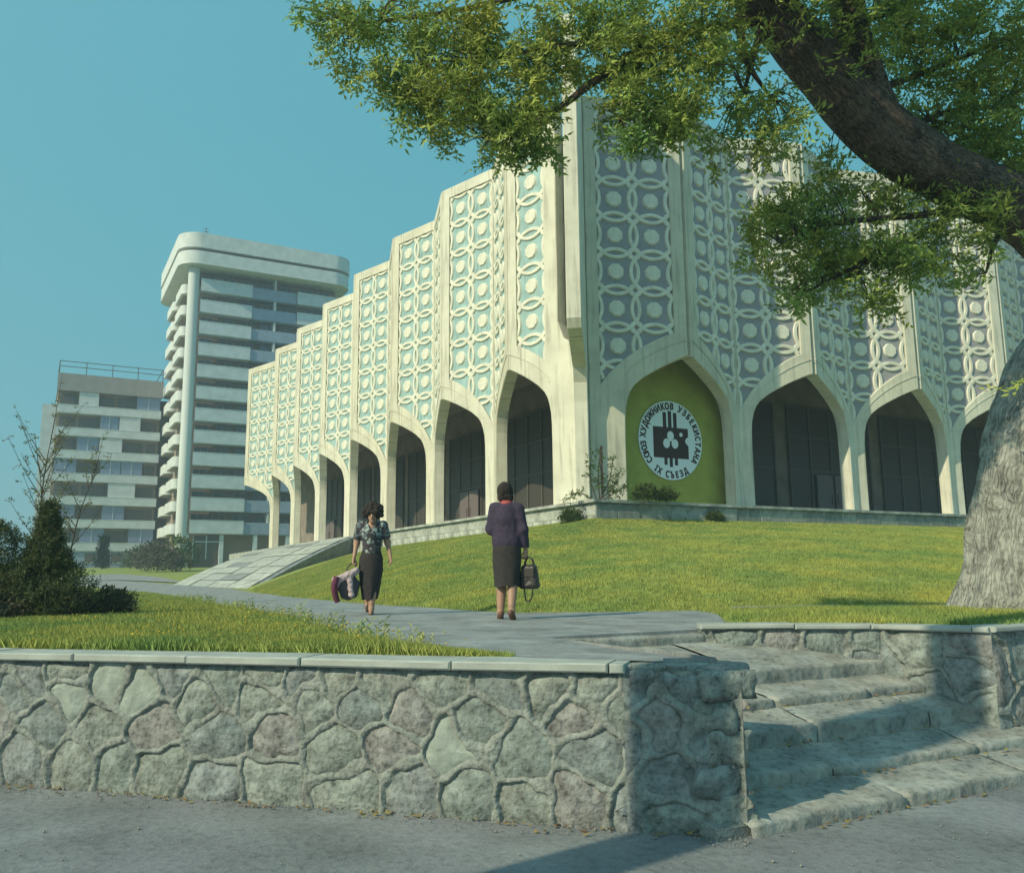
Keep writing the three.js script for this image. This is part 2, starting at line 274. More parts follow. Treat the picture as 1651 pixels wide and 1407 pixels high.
function panelShapes({ W, cols, side, trim, low, leg = .58 }) {         // side: +1 grows to the right of its ridge, -1 to the left
  const key = [W, cols, side, trim, low, leg].join(); if (panelCache.has(key)) return panelCache.get(key);
  const k = (W - leg) / 2.86, ya = YA, f = W / W0, X = u => u * side;
  const arch = ARCH.map(([u, y]) => [u * k, ya + y]), band = u => ya + table(BAND, u / f * 1);
  const out = [[0, ya], [0, YT]];
  if (trim) out.push([trim, YT], [trim, 11.3], [trim + .28, 10.6], [W, 10.2]); else out.push([W, YT]);
  out.push([W, TER - .05], [W - leg, TER - .05]); for (let i = arch.length - 1; i > 0; i--) out.push(arch[i]);
  const border = cols === 1 ? .45 : .5, wu = cols * 1.44 + border, right = trim ? trim - .62 : Math.max(W - .07, 0) - (W > 3.6 && W < 4.5 ? .38 : 0), top = YT - .48;
  const win = []; win.push([border, top], [right, top], [right, band(right)]); for (let i = 1; i <= 9; i++) { const u = lerp(right, border, i / 9); win.push([u, band(u)]); }
  const mk = pts => { const p = pts.map(([u, y]) => new THREE.Vector2(X(u), y)); return p; };
  const sh = new THREE.Shape(mk(out)), hole = new THREE.Path(mk(win)); const fr = new THREE.Shape(mk(out)); fr.holes.push(hole);
  const back = new THREE.ExtrudeGeometry(sh, { depth: .36, bevelEnabled: false }); back.translate(0, 0, -.36);
  const grow = win.map(([u, y], i) => [u, y]); const recess = new THREE.ExtrudeGeometry(new THREE.Shape(mk(grow)), { depth: .012, bevelEnabled: false }); recess.translate(0, 0, -.006);
  const frame = new THREE.ExtrudeGeometry(fr, { depth: .10, bevelEnabled: true, bevelSize: .03, bevelThickness: .03, bevelOffset: -.03, bevelSegments: 1 }); frame.translate(0, 0, .002);
  const inWin = (x, y, m) => { const u = x * side; return u > border - m && u < right + m && y < top + m && y > band(u) - m; };
  const T = (right - border) / cols, TV = 1.45, list = [], meds = [];
  for (let j = -1; j < 9; j++) for (let i = -1; i <= cols; i++) {
    const cx = X(border + T * (i + .5)), cy = top - TV * (j + .5);
    const par = (i + j) & 1, g = ringGeo(cx, cy, .605 * (T + TV) / 2, 0, (x, y) => inWin(x, y, .04), par ? .078 : .084);
    if (g.attributes.position.count) list.push(g);
    { const dx = cx + X(T / 2), dy = cy - TV / 2, q = ringGeo(dx, dy, .235, 0, (x, y) => inWin(x, y, .04), .07, .045); if (q.attributes.position.count) list.push(q); }
    if (i >= 0 && i < cols && inWin(cx, cy, -.12)) meds.push([cx, cy]);
  }
    // a fine moulding that follows the arch on the plain band
  const ml = []; { const q = []; for (let i = 0; i <= 26; i++) { const u = lerp(.02, 2.78 * k, i / 26), a = u < 2.84 * k ? ya + table(ARCH, u / k) : ya - 3.6; q.push([u, Math.max(lerp(a, band(u), .62), ya - 3.2 + 0)]); } for (let i = 0; i < q.length - 1; i++) { const [x0, y0] = q[i], [x1, y1] = q[i + 1], L = Math.hypot(x1 - x0, y1 - y0), g = new THREE.BoxGeometry(L + .02, .05, .03); g.rotateZ(Math.atan2(y1 - y0, (x1 - x0) * side) ); g.translate(X((x0 + x1) / 2), (y0 + y1) / 2, .14); ml.push(g); } }
  const res = { back: uvBox(back), recess: uvBox(recess), frame: uvBox(join([frame, ...ml.map(g => g.toNonIndexed())])), lattice: uvBox(join(list)), meds };
  panelCache.set(key, res); return res;
}
const creams = [1, .95, .9, .97].map((k, i) => { const m = M.cream.clone(); m.color = new THREE.Color().setRGB(k, k * [1, .99, .985, 1.01][i], k * [1, .97, .95, 1.02][i]); return m; }), panelRng = rngOf(2024);
let medCount = 0;
function halfPanel(ridge, dirAngle, side, opt = {}) {        // ridge [x, z] in the hall grid; dirAngle turns the panel's face about the upright
  const { back, recess, frame, lattice, meds } = panelShapes({ W: W0, cols: 2, side, ...opt });
  const p = part('folded_panel', back, M.cream, hall); p.position.set(ridge[0], 0, ridge[1]); p.rotation.y = dirAngle + (panelRng() - .5) * .006; p.position.y = (panelRng() - .5) * .03; const cm = creams[Math.floor(panelRng() * 4)]; p.material = cm;
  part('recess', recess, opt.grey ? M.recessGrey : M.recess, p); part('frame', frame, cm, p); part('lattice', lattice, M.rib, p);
  const far = opt.far;
  if (!far) for (const [x, y] of meds) { const m = part('medallion', medal, M.rib, p); m.position.set(x, y, .001); medCount++; }
  else { const s = part('medallions', join(meds.map(([x, y]) => { const g = medal.clone(); g.translate(x, y, .001); return g; })), M.rib, p); s.userData.kind = 'stuff'; }
  return p;
}
const fold = Math.asin(DEEP / W0), BL_ = 6.546, BR_ = 6.576, OL = 4.842, OR = 5.021;
// right-hand front, facing +z: the panel to the left of a ridge turns left, the panel to its right turns right
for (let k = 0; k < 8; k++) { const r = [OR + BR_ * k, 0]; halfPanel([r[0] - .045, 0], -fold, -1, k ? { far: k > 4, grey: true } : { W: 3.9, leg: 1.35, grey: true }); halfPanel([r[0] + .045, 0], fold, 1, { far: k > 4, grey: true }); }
// long left-hand front, facing -x
for (let k = 0; k < 8; k++) {
  const r = [0, -(OL + BL_ * k)];
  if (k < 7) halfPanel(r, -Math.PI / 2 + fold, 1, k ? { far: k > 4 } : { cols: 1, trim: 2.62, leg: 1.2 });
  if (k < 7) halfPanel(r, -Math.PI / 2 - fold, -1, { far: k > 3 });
}
{ // upright blade standing out from the corner, its underside sloping back to the piers
  const L = 3.9, s = new THREE.Shape([[0, 10.15], [.18, 9.85], [2.55, 9.1], [2.85, 8.6], [2.95, 7.9], [2.95, 4.1], [L, 4.1], [L, 21.2], [0, 21.2]].map(p => new THREE.Vector2(...p)));
  const g = new THREE.ExtrudeGeometry(s, { depth: .46, bevelEnabled: true, bevelSize: .02, bevelThickness: .02, bevelOffset: -.02, bevelSegments: 1 }); g.translate(0, 0, -.23);
  hall.updateMatrixWorld(true); const inv = hall.matrixWorld.clone().invert(), tip = V3(2.09, 0, -28.14).applyMatrix4(inv), root = V3(2.62, 0, -32).applyMatrix4(inv);
  const m = part('corner_blade', uvBox(g), M.cream, hall); m.position.set(tip.x, 0, tip.z); m.rotation.y = Math.atan2(-(root.z - tip.z), root.x - tip.x);
}
{ // the closed body behind the fronts, the loggia round it, the roof
  const E = 54, G = 57;                                      // extent to the right, extent to the back
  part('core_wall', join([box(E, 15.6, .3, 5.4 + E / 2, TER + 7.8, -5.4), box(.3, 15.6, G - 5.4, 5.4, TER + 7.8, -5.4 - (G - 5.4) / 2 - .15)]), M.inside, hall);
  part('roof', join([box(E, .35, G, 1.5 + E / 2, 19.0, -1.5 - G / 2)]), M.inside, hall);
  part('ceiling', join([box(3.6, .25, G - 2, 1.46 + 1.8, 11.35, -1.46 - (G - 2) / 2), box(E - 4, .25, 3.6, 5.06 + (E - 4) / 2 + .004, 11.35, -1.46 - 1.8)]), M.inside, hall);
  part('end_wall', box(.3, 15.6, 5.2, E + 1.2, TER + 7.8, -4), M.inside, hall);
  const glaze = (x, z, turn, door) => {
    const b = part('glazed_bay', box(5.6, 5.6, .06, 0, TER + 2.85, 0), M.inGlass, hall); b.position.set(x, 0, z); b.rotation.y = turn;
    const bars = []; for (let i = -2; i <= 2; i++) bars.push(box(.09, 5.6, .1, i * 1.4, TER + 2.85, .045)); for (const y of [.1, 2.5, 4.1, 5.6]) bars.push(box(5.6, .09, .08, 0, TER + y, .04));
    part('mullions', join(bars), M.mullion, b);
    if (door) for (const s of [-1, 1]) part('door', join([bevelBox(1.1, 2.25, .07, .01, s * .62, TER + 1.2, .14), box(.04, .5, .05, s * .2, TER + 1.15, .2)]), M.doorLeaf, b);
  };
  for (let k = 0; k < 7; k++) { if (k) glaze(OR + BR_ * k, -5.2, 0, k % 2 === 0); glaze(5.2, -(OL + BL_ * k + 1.2), -Math.PI / 2, k % 2 === 0); }
}
// last panel at the far end of the long front, wider than the rest and turned out
{ const v = [Math.sqrt(W0 * W0 - 3.28 * 3.28), -(OL + BL_ * 6.5)]; const Wd = 4.9, r = [v[0] - Wd * Math.sin(fold), v[1] - Wd * Math.cos(fold)];
  halfPanel(r, -Math.PI / 2 + fold, 1, { W: Wd, cols: 3, far: true }); }
// ---- green board with the emblem, standing in the first arch of the short front
{
  const sb = thing('sign_board', 'olive green board with a round white emblem filling the arch beside the corner', 'sign', V3(...(() => { const q = onHall(OR - .05, -1.72); return [q[0], 0, q[1]]; })()), PSI);
  part('board', bevelBox(6.3, 6.1, .12, .01, 0, TER + 3.0, 0), M.board, sb);
  const n = 1024, cv = document.createElement('canvas'); cv.width = cv.height = n; const c = cv.getContext('2d');
  c.fillStyle = '#dfe9ea'; c.fillRect(0, 0, n, n); c.fillStyle = '#33221f'; c.textAlign = 'center'; c.textBaseline = 'middle';
  const m = n / 2, put = (txt, a0, a1, r, size, inward) => {       // letters spread from angle a0 to a1, degrees clockwise from the top
    c.font = `bold ${size}px sans-serif`;
    [...txt].forEach((ch, i) => { const a = (a0 + (a1 - a0) * (txt.length > 1 ? i / (txt.length - 1) : .5)) * Math.PI / 180; c.save(); c.translate(m + r * Math.sin(a), m - r * Math.cos(a)); c.rotate(inward ? a + Math.PI : a); c.scale(.86, 1); c.lineWidth = 7; c.strokeStyle = '#33221f'; c.strokeText(ch, 0, 0); c.fillText(ch, 0, 0); c.restore(); });
  };
  put('СОЮЗ', -128, -98, 446, 124); put('ХУДОЖНИКОВ', -84, 4, 446, 124); put('УЗБЕКИСТАНА', 22, 124, 446, 122);
  put('IX', 214, 206, 446, 118, true); put('СЪЕЗД', 190, 150, 446, 118, true);
  for (const x of [-92, -8, 76]) { c.fillRect(m + x - 30, m - 384 + Math.abs(x + 8) * .25, 58, 240); c.fillRect(m + x - 26, m + 200, 52, 146 - Math.abs(x + 8) * .3); }
  c.fillRect(m - 284, m - 168, 568, 400);
  c.fillStyle = '#dfe9ea'; c.beginPath(); c.arc(m + 168, m - 84, 28, 0, 7); c.fill();
  c.beginPath(); c.moveTo(m + 286, m - 60); c.quadraticCurveTo(m + 180, m - 10, m + 286, m + 60); c.fill();
  for (const [x, y] of [[0, -78], [-68, 22], [68, 22]]) { c.beginPath(); c.ellipse(m - 4 + x, m + 20 + y, 54, 62, 0, 0, 7); c.fill(); }
  c.fillRect(m - 28, m - 30, 48, 56);
  c.fillStyle = '#33221f'; c.beginPath(); c.arc(m - 4, m + 24, 15, 0, 7); c.fill(); c.fillRect(m - 9, m + 32, 10, 76);
  const tex = new THREE.CanvasTexture(cv); tex.colorSpace = THREE.SRGBColorSpace; tex.anisotropy = 8;
  const disc = new THREE.CylinderGeometry(1.56, 1.56, .05, 72); disc.rotateX(Math.PI / 2);
  const face = new THREE.CircleGeometry(1.555, 72); face.translate(0, 0, .028);
  const d = part('emblem', flat(disc), plain(.6, .64, .64), sb); d.position.set(.38, 6.92, .09); d.userData.label = 'round white emblem with dark lettering';
  part('print', face, new THREE.MeshStandardMaterial({ map: tex, roughness: .8 }), d);
}
// ---- the low wall that carries the terrace
{
  const wl = thing('terrace_wall', 'low stone wall holding the terrace above the mown slope', 'wall', V3(CX, 0, CZ), PSI), R = rngOf(77);
  const pale = M.ramp, st = surface([.24, .26, .24], { amp: .3, grain: .2, size: 2, seed: 31, spots: .2 }), st2 = surface([.33, .34, .30], { amp: .3, grain: .2, size: 2, seed: 32 });
  part('coping', join([box(46, .1, .3, 22.9, TER - .04, 1.0), box(.3, .1, 24.5, -.04, TER - .04, -11.1)]), pale, wl);
  for (let x = -.06; x < 40;) { const w = .5 + R() * .9; const b = part('stone', bevelBox(w - .03, 1.5, .25, .02), R() < .5 ? st : st2, wl); b.position.set(x + w / 2, TER - .85, .93 + R() * .03); x += w; }
  for (let z = .9; z > -24.8;) { const w = 1.2 + R() * .6; const b = part('facing_slab', bevelBox(.2, 1.5, w - .02, .01), pale, wl); b.position.set(.06 + R() * .01, TER - .85, z - w / 2); z -= w; }
  const rw = thing('ramp_wall', 'slab-sided low wall along the ramp beyond the slope', 'wall'), A = V3(-12.6, 1.22, -42.2), B = V3(-9.32, TER, -51.6), len = Math.hypot(B.x - A.x, B.z - A.z), ang = Math.atan2(-(B.z - A.z), B.x - A.x);
  for (let i = 0; i < 8; i++) { const t0 = i / 8, t1 = (i + .985) / 8, L = len * (t1 - t0); const s = new THREE.Shape(); const y = t => lerp(A.y + .02, B.y + .04, t) + .15 * Math.sin(Math.PI * t); s.moveTo(0, 0); s.lineTo(L, 0); s.lineTo(L, y(t1)); s.lineTo(0, y(t0)); const g = new THREE.ExtrudeGeometry(s, { depth: .3, bevelEnabled: false }); const m = part('slab', uvBox(g), M.slab, rw); m.position.set(lerp(A.x, B.x, t0), 0, lerp(A.z, B.z, t0)); m.rotation.y = ang; }
}
// ---------------------------------------------------------------- rubble walls: each stone a piece, raised joints between them
const stoneMats = [[.22, .26, .24], [.24, .27, .245], [.25, .255, .245], [.20, .235, .23], [.255, .29, .265], [.225, .255, .255]].map((c, i) => surface(c, { n: 512, amp: .42, grain: .4, per: 6, size: .8, bump: .014, bper: 22, seed: 40 + i, spots: .28, tint: [1.04, 1, 1] }));
const paleStone = surface([.30, .34, .305], { amp: .2, grain: .2, size: .6, bump: .008, seed: 49 });
function clipCell(poly0, ax, ay, bx, by) {                   // keep the side of (ax, ay) of the bisector with (bx, by)
  const mx = (ax + bx) / 2, my = (ay + by) / 2, nx = bx - ax, ny = by - ay, out = [];
  for (let i = 0; i < poly0.length; i++) {
    const p = poly0[i], q = poly0[(i + 1) % poly0.length], dp = (p[0] - mx) * nx + (p[1] - my) * ny, dq = (q[0] - mx) * nx + (q[1] - my) * ny;
    if (dp <= 0) out.push(p);
    if (dp < 0 !== dq < 0) { const t = dp / (dp - dq); out.push([lerp(p[0], q[0], t), lerp(p[1], q[1], t)]); }
  }
  return out;
}
function rubbleFace(parent, { o, ang, len, y0 = -.05, y1, rows = [.36, .33, .34], mean = .44, seed, depthAt = () => 0, pale = [] }) {
  const R = rngOf(seed), pts = [];
  let y = y0 + .02; const total = rows.reduce((a, b) => a + b, 0), sc = (y1 - y0) / total;
  rows.forEach((h0, r) => { const h = h0 * sc; for (let x = -.2 + (r % 2) * mean * .5; x < len + .2;) { const w = mean * (.55 + R() * .95) * (r === rows.length - 1 ? .85 : 1); pts.push([x + w / 2, y + h * (.5 + (R() - .5) * .5)]); x += w; } y += h; });
  const cellOf = i => { let c = [[-.4, y0 - .02], [len + .4, y0 - .02], [len + .4, y1], [-.4, y1]]; for (let k = 0; k < pts.length && c.length; k++) if (k !== i) { c = clipCell(c, ...pts[i], ...pts[k]); } return c; };
  for (let it = 0; it < 1; it++) pts.forEach((p, i) => { const c = cellOf(i); if (c.length) { const m = c.reduce((a, q) => [a[0] + q[0] / c.length, a[1] + q[1] / c.length], [0, 0]); p[2] = lerp(p[0], m[0], .6); p[3] = lerp(p[1], m[1], .6); } }), pts.forEach(p => { if (p.length > 2) { p[0] = p[2]; p[1] = p[3]; p.length = 2; } });
  const M4 = new THREE.Matrix4().makeRotationY(ang).setPosition(o.x, 0, o.z);
  const wob = (x, y) => .07 * noise(x * 4, y * 4, seed) + .02 * noise(x * 13, y * 13, seed), wob2 = (x, y) => .07 * noise(x * 4 + 9, y * 4 + 3, seed) + .02 * noise(x * 13 + 5, y * 13, seed);
  const edge = (x, y) => { const X = x + wob(x, y), Y = y + wob2(x, y); let a = 9, b = 9; for (const p of pts) { const d = Math.hypot(p[0] - X, p[1] - Y); if (d < a) { b = a; a = d; } else if (d < b) b = d; } return (b - a) / 2; };
  const NX = Math.round(len / .013), NY = Math.round((y1 - y0) / .013);
  const mg = gridGeo(NX, NY, (u, v) => {
    const x = u * len, y = lerp(y0, y1, v), e = edge(x, y), tp = sstep(0, .06, Math.min(x, len - x)), lim = .022 + .012 * noise(x * 5, y * 5, seed + 2), rid = .005 * (1 - sstep(lim - .006, lim + .008, e)) + .006 * (1 - sstep(0, .01, e)) - .034 * sstep(lim - .004, lim + .014, e), thin = noise(x * 2.2, y * 2.2, seed + 4);
    return [x, y, (rid * (1 + .6 * thin) + depthAt(x, y) + .02 * fbm(x * 13, y * 13, seed, 4) + .02 * fbm(x * 2, y * 2, seed + 8, 2)) * tp, x, y];
  });
  mg.applyMatrix4(M4); part('mortar', mg, M.mortar, parent);
  pts.forEach((p, i) => {
    if (p[0] < -.15 || p[0] > len + .15) return;
    const c = cellOf(i); if (c.length < 3) return;
    let out = c; for (let k = 0; k < 3; k++) { const n = []; out.forEach((q, j) => { const r = out[(j + 1) % out.length]; n.push([lerp(q[0], r[0], .25), lerp(q[1], r[1], .25)], [lerp(q[0], r[0], .75), lerp(q[1], r[1], .75)]); }); out = n; if (out.length > 40) break; }
    const bulge = .022 + R() * .03, tx = (R() - .5) * .09, ty = (R() - .5) * .09 - .02, pos = [], uv = [], idx = [], rings = [1.02, .94, .86, .74, .6, .44, .26, .1], s = R() * 50, n = out.length;
    const zz = (x, y, r) => depthAt(x, y) - .03 + bulge * Math.pow(1 - Math.pow(Math.min(r, 1), 2.6), .8) + (1 - Math.min(1, r * .95)) * 0 + (x - p[0]) * tx + (y - p[1]) * ty + .018 * fbm(x * 6 + s, y * 6, seed, 3) + .012 * fbm(x * 19 + s, y * 19, seed, 2);
    for (const r of rings) for (const q of out) { let x = lerp(p[0], q[0], r), y = lerp(p[1], q[1], r); x -= wob(x, y) * .9; y -= wob2(x, y) * .9; x = clamp(x, 0, len); y = clamp(y, y0, y1 + .01); pos.push(x, y, zz(x, y, r) * sstep(-.02, .05, Math.min(x, len - x))); uv.push(x + s, y + s * .3); }
    pos.push(p[0] - wob(p[0], p[1]) * .9, p[1] - wob2(p[0], p[1]) * .9, zz(p[0], p[1], 0)); uv.push(p[0] + s, p[1] + s * .3);
    for (let k = 0; k < rings.length - 1; k++) for (let j = 0; j < n; j++) { const a = k * n + j, b = k * n + (j + 1) % n; idx.push(a, b, a + n, b, b + n, a + n); }
    for (let j = 0; j < n; j++) idx.push((rings.length - 1) * n + j, (rings.length - 1) * n + (j + 1) % n, rings.length * n);
    const g = new THREE.BufferGeometry(); g.setAttribute('position', new THREE.Float32BufferAttribute(pos, 3)); g.setAttribute('uv', new THREE.Float32BufferAttribute(uv, 2)); g.setIndex(idx); g.computeVertexNormals(); g.applyMatrix4(M4);
    const isPale = pale.some(q => Math.hypot(q[0] - p[0], q[1] - p[1]) < .17);
    part('stone', g, isPale ? paleStone : stoneMats[Math.floor(R() * stoneMats.length)], parent);
  });
}
function rock(w, h, d, seed, rough = .12) {                  // a block of stone with broken, rounded faces
  const g = new THREE.BoxGeometry(w, h, d, 7, 5, 7), m = mergeVertices((g.deleteAttribute('uv'), g.deleteAttribute('normal'), g), 1e-4), p = m.attributes.position, L = Math.min(w, h, d);
  for (let i = 0; i < p.count; i++) {
    let x = p.getX(i), y = p.getY(i), z = p.getZ(i); const nx = x / w * 2, ny = y / h * 2, nz = z / d * 2, q = Math.pow(Math.pow(Math.abs(nx), 5) + Math.pow(Math.abs(ny), 5) + Math.pow(Math.abs(nz), 5), 1 / 5) || 1, k = lerp(1, 1 / q, .75) * (1 + rough * fbm(x * 5 + seed, y * 5, z * 5, 3) * 2);
    p.setXYZ(i, x * k + L * rough * .3 * noise(x * 9, y * 9, seed), y * k + L * rough * .3 * noise(y * 9, z * 9, seed), z * k + L * rough * .3 * noise(z * 9, x * 9, seed));
  }
  m.computeVertexNormals(); return uvBox(m);
}
// ---- front wall on the left
{
  const w = thing('stone_wall', 'long rubble stone wall with pale coping in front of the grass on the left', 'wall');
  const P1 = V3(.74, 0, -6.0), ang = -Math.atan2(1.47, 4.78), dir = V3(Math.cos(ang), 0, -Math.sin(ang)), L = 8.2, P0 = P1.clone().addScaledVector(dir, -L), nrm = V3(Math.sin(ang), 0, Math.cos(ang));
  // dir must run towards the near right
  rubbleFace(w, { o: P0, ang, len: L, y1: .985, seed: 3, pale: [[L - 4.62, .72], [L - 4.05, .8], [L - 3.0, .68], [L - 5.1, .55], [L - 1.2, .42]], rows: [.33, .30, .24, .16] });
  const bk = P0.clone().addScaledVector(nrm, -.2), body = box(L, 1.03, .3, L / 2, .455, 0); body.applyMatrix4(new THREE.Matrix4().makeRotationY(ang).setPosition(bk.x, 0, bk.z)); part('wall_core', body, M.mortar, w);
  const R = rngOf(21); for (let x = 0; x < L - .1;) { const sw = Math.min(.82 + R() * .4, L - x); const c = bevelBox(sw - .012, .062, .44, .008 + R() * .006); const m = part('coping_slab', c, M.coping, w); const q = P0.clone().addScaledVector(dir, x + sw / 2).addScaledVector(nrm, -.165 + (R() - .5) * .02); m.position.set(q.x, 1.018 + (R() - .5) * .008, q.z); m.rotation.set((R() - .5) * .01, ang + (R() - .5) * .012, (R() - .5) * .008); x += sw; }
  // the pier at its right end, beside the steps
  const ang2 = -.16, L2 = .76; rubbleFace(w, { o: P1.clone().add(V3(-.02, 0, 0)), ang: ang2, len: L2, y1: 1.0, seed: 8, mean: .45, rows: [.2, .34, .16, .18, .2], depthAt: (x, y) => .02 - .05 * sstep(.5, .76, x) + .04 * noise(x * 3, y * 6, 5) });
  const P2 = P1.clone().add(V3(Math.cos(ang2) * L2 - .02, 0, -Math.sin(ang2) * L2));
  rubbleFace(w, { o: P2, ang: Math.PI / 2 + PSI, len: 1.0, y1: 1.0, seed: 12, mean: .4, depthAt: (x, y) => .03 * noise(x * 4, y * 6, 2) });
  const core = box(.70, 1.0, .8, .36, .48, -.44); core.applyMatrix4(new THREE.Matrix4().makeRotationY(ang2).setPosition(P1.x, 0, P1.z)); part('wall_core', core, M.mortar, w);
  const E = rngOf(5); let yy = 0;
  for (const [h, dx, wd] of [[.24, .02, .34], [.2, -.06, .3], [.2, .0, .3], [.21, -.04, .3], [.17, .03, .4]]) { const m = part('stone', rock(wd, h * 1.12, .4, E() * 40, .24), stoneMats[Math.floor(E() * 6)], w); m.position.set(P2.x - .12 + dx, yy + h / 2 - .02, P2.z - .19 + (E() - .5) * .02); m.rotation.y = (E() - .5) * .5; yy += h; }
  for (let i = 0; i < 5; i++) { const m = part('stone', rock(.3 + E() * .15, .09, .3 + E() * .1, E() * 40, .14), stoneMats[Math.floor(E() * 6)], w); m.position.set(lerp(P1.x + .1, P2.x - .12, (i % 3) / 2), .985 + E() * .02, P1.z - .18 - (i > 2 ? .3 : 0)); m.rotation.y = E(); }
}
// ---- wall on the right of the steps, below the old tree
{
  const w = thing('stone_wall', 'mortared stone wall on the right of the steps below the old tree', 'wall');
  const pts = [V3(1.86, 0, -9.0), V3(3.6, 0, -8.86), V3(4.3, 0, -8.12), V3(9.5, 0, -10.95)];
  const R = rngOf(55);
  for (let i = 0; i < 3; i++) {
    const A = pts[i], B = pts[i + 1], len = A.distanceTo(B), ang = Math.atan2(-(B.z - A.z), B.x - A.x);
    rubbleFace(w, { o: A, ang, len, y0: i === 0 ? .6 : -.05, y1: 1.10, seed: 60 + i, mean: .55, rows: i === 0 ? [.25, .25] : [.3, .3, .28, .27], depthAt: () => .01 });
    const body = box(len, 1.17, .3, len / 2, .5, -.21); body.applyMatrix4(new THREE.Matrix4().makeRotationY(ang).setPosition(A.x, 0, A.z)); part('wall_core', body, M.mortar, w);
    for (let x = 0; x < len - .05;) { const sw = Math.min(.7 + R() * .5, len - x), m = part('coping_slab', bevelBox(sw - .01, .05, .34, .012), M.coping, w), t = x + sw / 2; m.position.set(A.x + Math.cos(ang) * t + Math.sin(ang) * -.12, 1.118 + (R() - .5) * .012, A.z - Math.sin(ang) * t + Math.cos(ang) * -.12); m.rotation.set(0, ang + (R() - .5) * .02, (R() - .5) * .02); x += sw; }
  }
}
// ---- the steps: rows of worn blocks, each tread rising a little to the next
{
  const st = thing('stone_steps', 'flight of worn concrete steps between the two stone walls', 'stairs'), R = rngOf(14);
  const rows = [ // front s, bottom, top, back s, back height, a from, a to
    [4.40, -.1, .085, 4.9, .15, 4.08, 11], [4.85, .1, .235, 5.3, .315, 4.0, 11], [5.25, .25, .45, 5.7, .53, 4.0, 7.86], [5.65, .45, .61, 6.1, .675, 4.0, 7.72], [6.05, .6, .79, 7.04, .975, 4.0, 7.6], [7.0, .9, 1.056, 7.35, 1.045, 3.9, 6.02]];
  rows.forEach(([s0, y0, y1, s1, y2, a0, a1], r) => {
    let a = a0; const cuts = [a0]; while (a < a1 - .9) { a += 1.15 + R() * .7; cuts.push(a > a1 - .6 ? a1 : a); } if (cuts[cuts.length - 1] < a1) cuts.push(a1);
    for (let i = 0; i < cuts.length - 1; i++) {
      const A = cuts[i] + .003, B = cuts[i + 1] - .003, n = Math.max(8, Math.round((B - A) / .035)), prof = [[0, y0], [-.004, lerp(y0, y1, .5)], [0, y1 - .03], [.008, y1 - .012], [.022, y1 - .002], [.06, y1 + .002], [.14, y1 + .01], [.22, lerp(y1, y2, .3)], [(s1 - s0) * .8, lerp(y1, y2, .85)], [s1 - s0, y2]], jig = (R() - .5) * .03, jy = (R() - .5) * .02, sd = R() * 90;
      const g = gridGeo(n, prof.length - 1, (u, v) => {
        const q = prof[Math.round(v * (prof.length - 1))], a = lerp(A, B, u), near = v < .62 ? 1 : .25, e = Math.min(u, 1 - u) * (B - A), chip = -.02 * (1 - sstep(0, .03, e)) * near;
        const s = s0 + q[0] + jig + near * (.016 * fbm(a * 3.2 + sd, q[1] * 6, r, 3) + .009 * noise(a * 11, q[1] * 25, sd) + .010 * noise(a * 30, q[1] * 40, sd)) - chip, y = q[1] + jy * (v > .2 ? 1 : 0) + (v > .2 ? .014 * fbm(a * 4 + sd, q[0] * 6, r + 5, 3) : 0) + chip * (v > .3 ? 1 : 0), p = AS(a, s, y);
        return [p.x, p.y, p.z, a, q[0] + q[1]];
      });
      part('step_block', g, M.concrete, st);
    }
  });
  { const A = AS(3.93, 4.75), b = box(2.4, 1.045, .22, 1.2, .5225, 0); b.applyMatrix4(new THREE.Matrix4().makeBasis(uL, V3(0, 1, 0), uR).setPosition(A)); part('cheek_wall', b, M.mortar, st); }
  // earth under the blocks so that nothing shows through the joints
  const s = new THREE.Shape([[4.46, -.2], [4.46, .06], [4.88, .125], [4.9, .2], [5.28, .285], [5.3, .4], [5.68, .5], [5.7, .57], [6.08, .645], [6.1, .74], [7.02, .945], [7.06, 1.02], [7.5, 1.03], [7.5, -.2]].map(p => new THREE.Vector2(...p)));
  const g = new THREE.ExtrudeGeometry(s, { depth: 3.8, bevelEnabled: false }); g.applyMatrix4(new THREE.Matrix4().makeBasis(uL, V3(0, 1, 0), uR).setPosition(AS(3.85, 0, 0))); part('footing', uvBox(g), M.mortar, st);
}
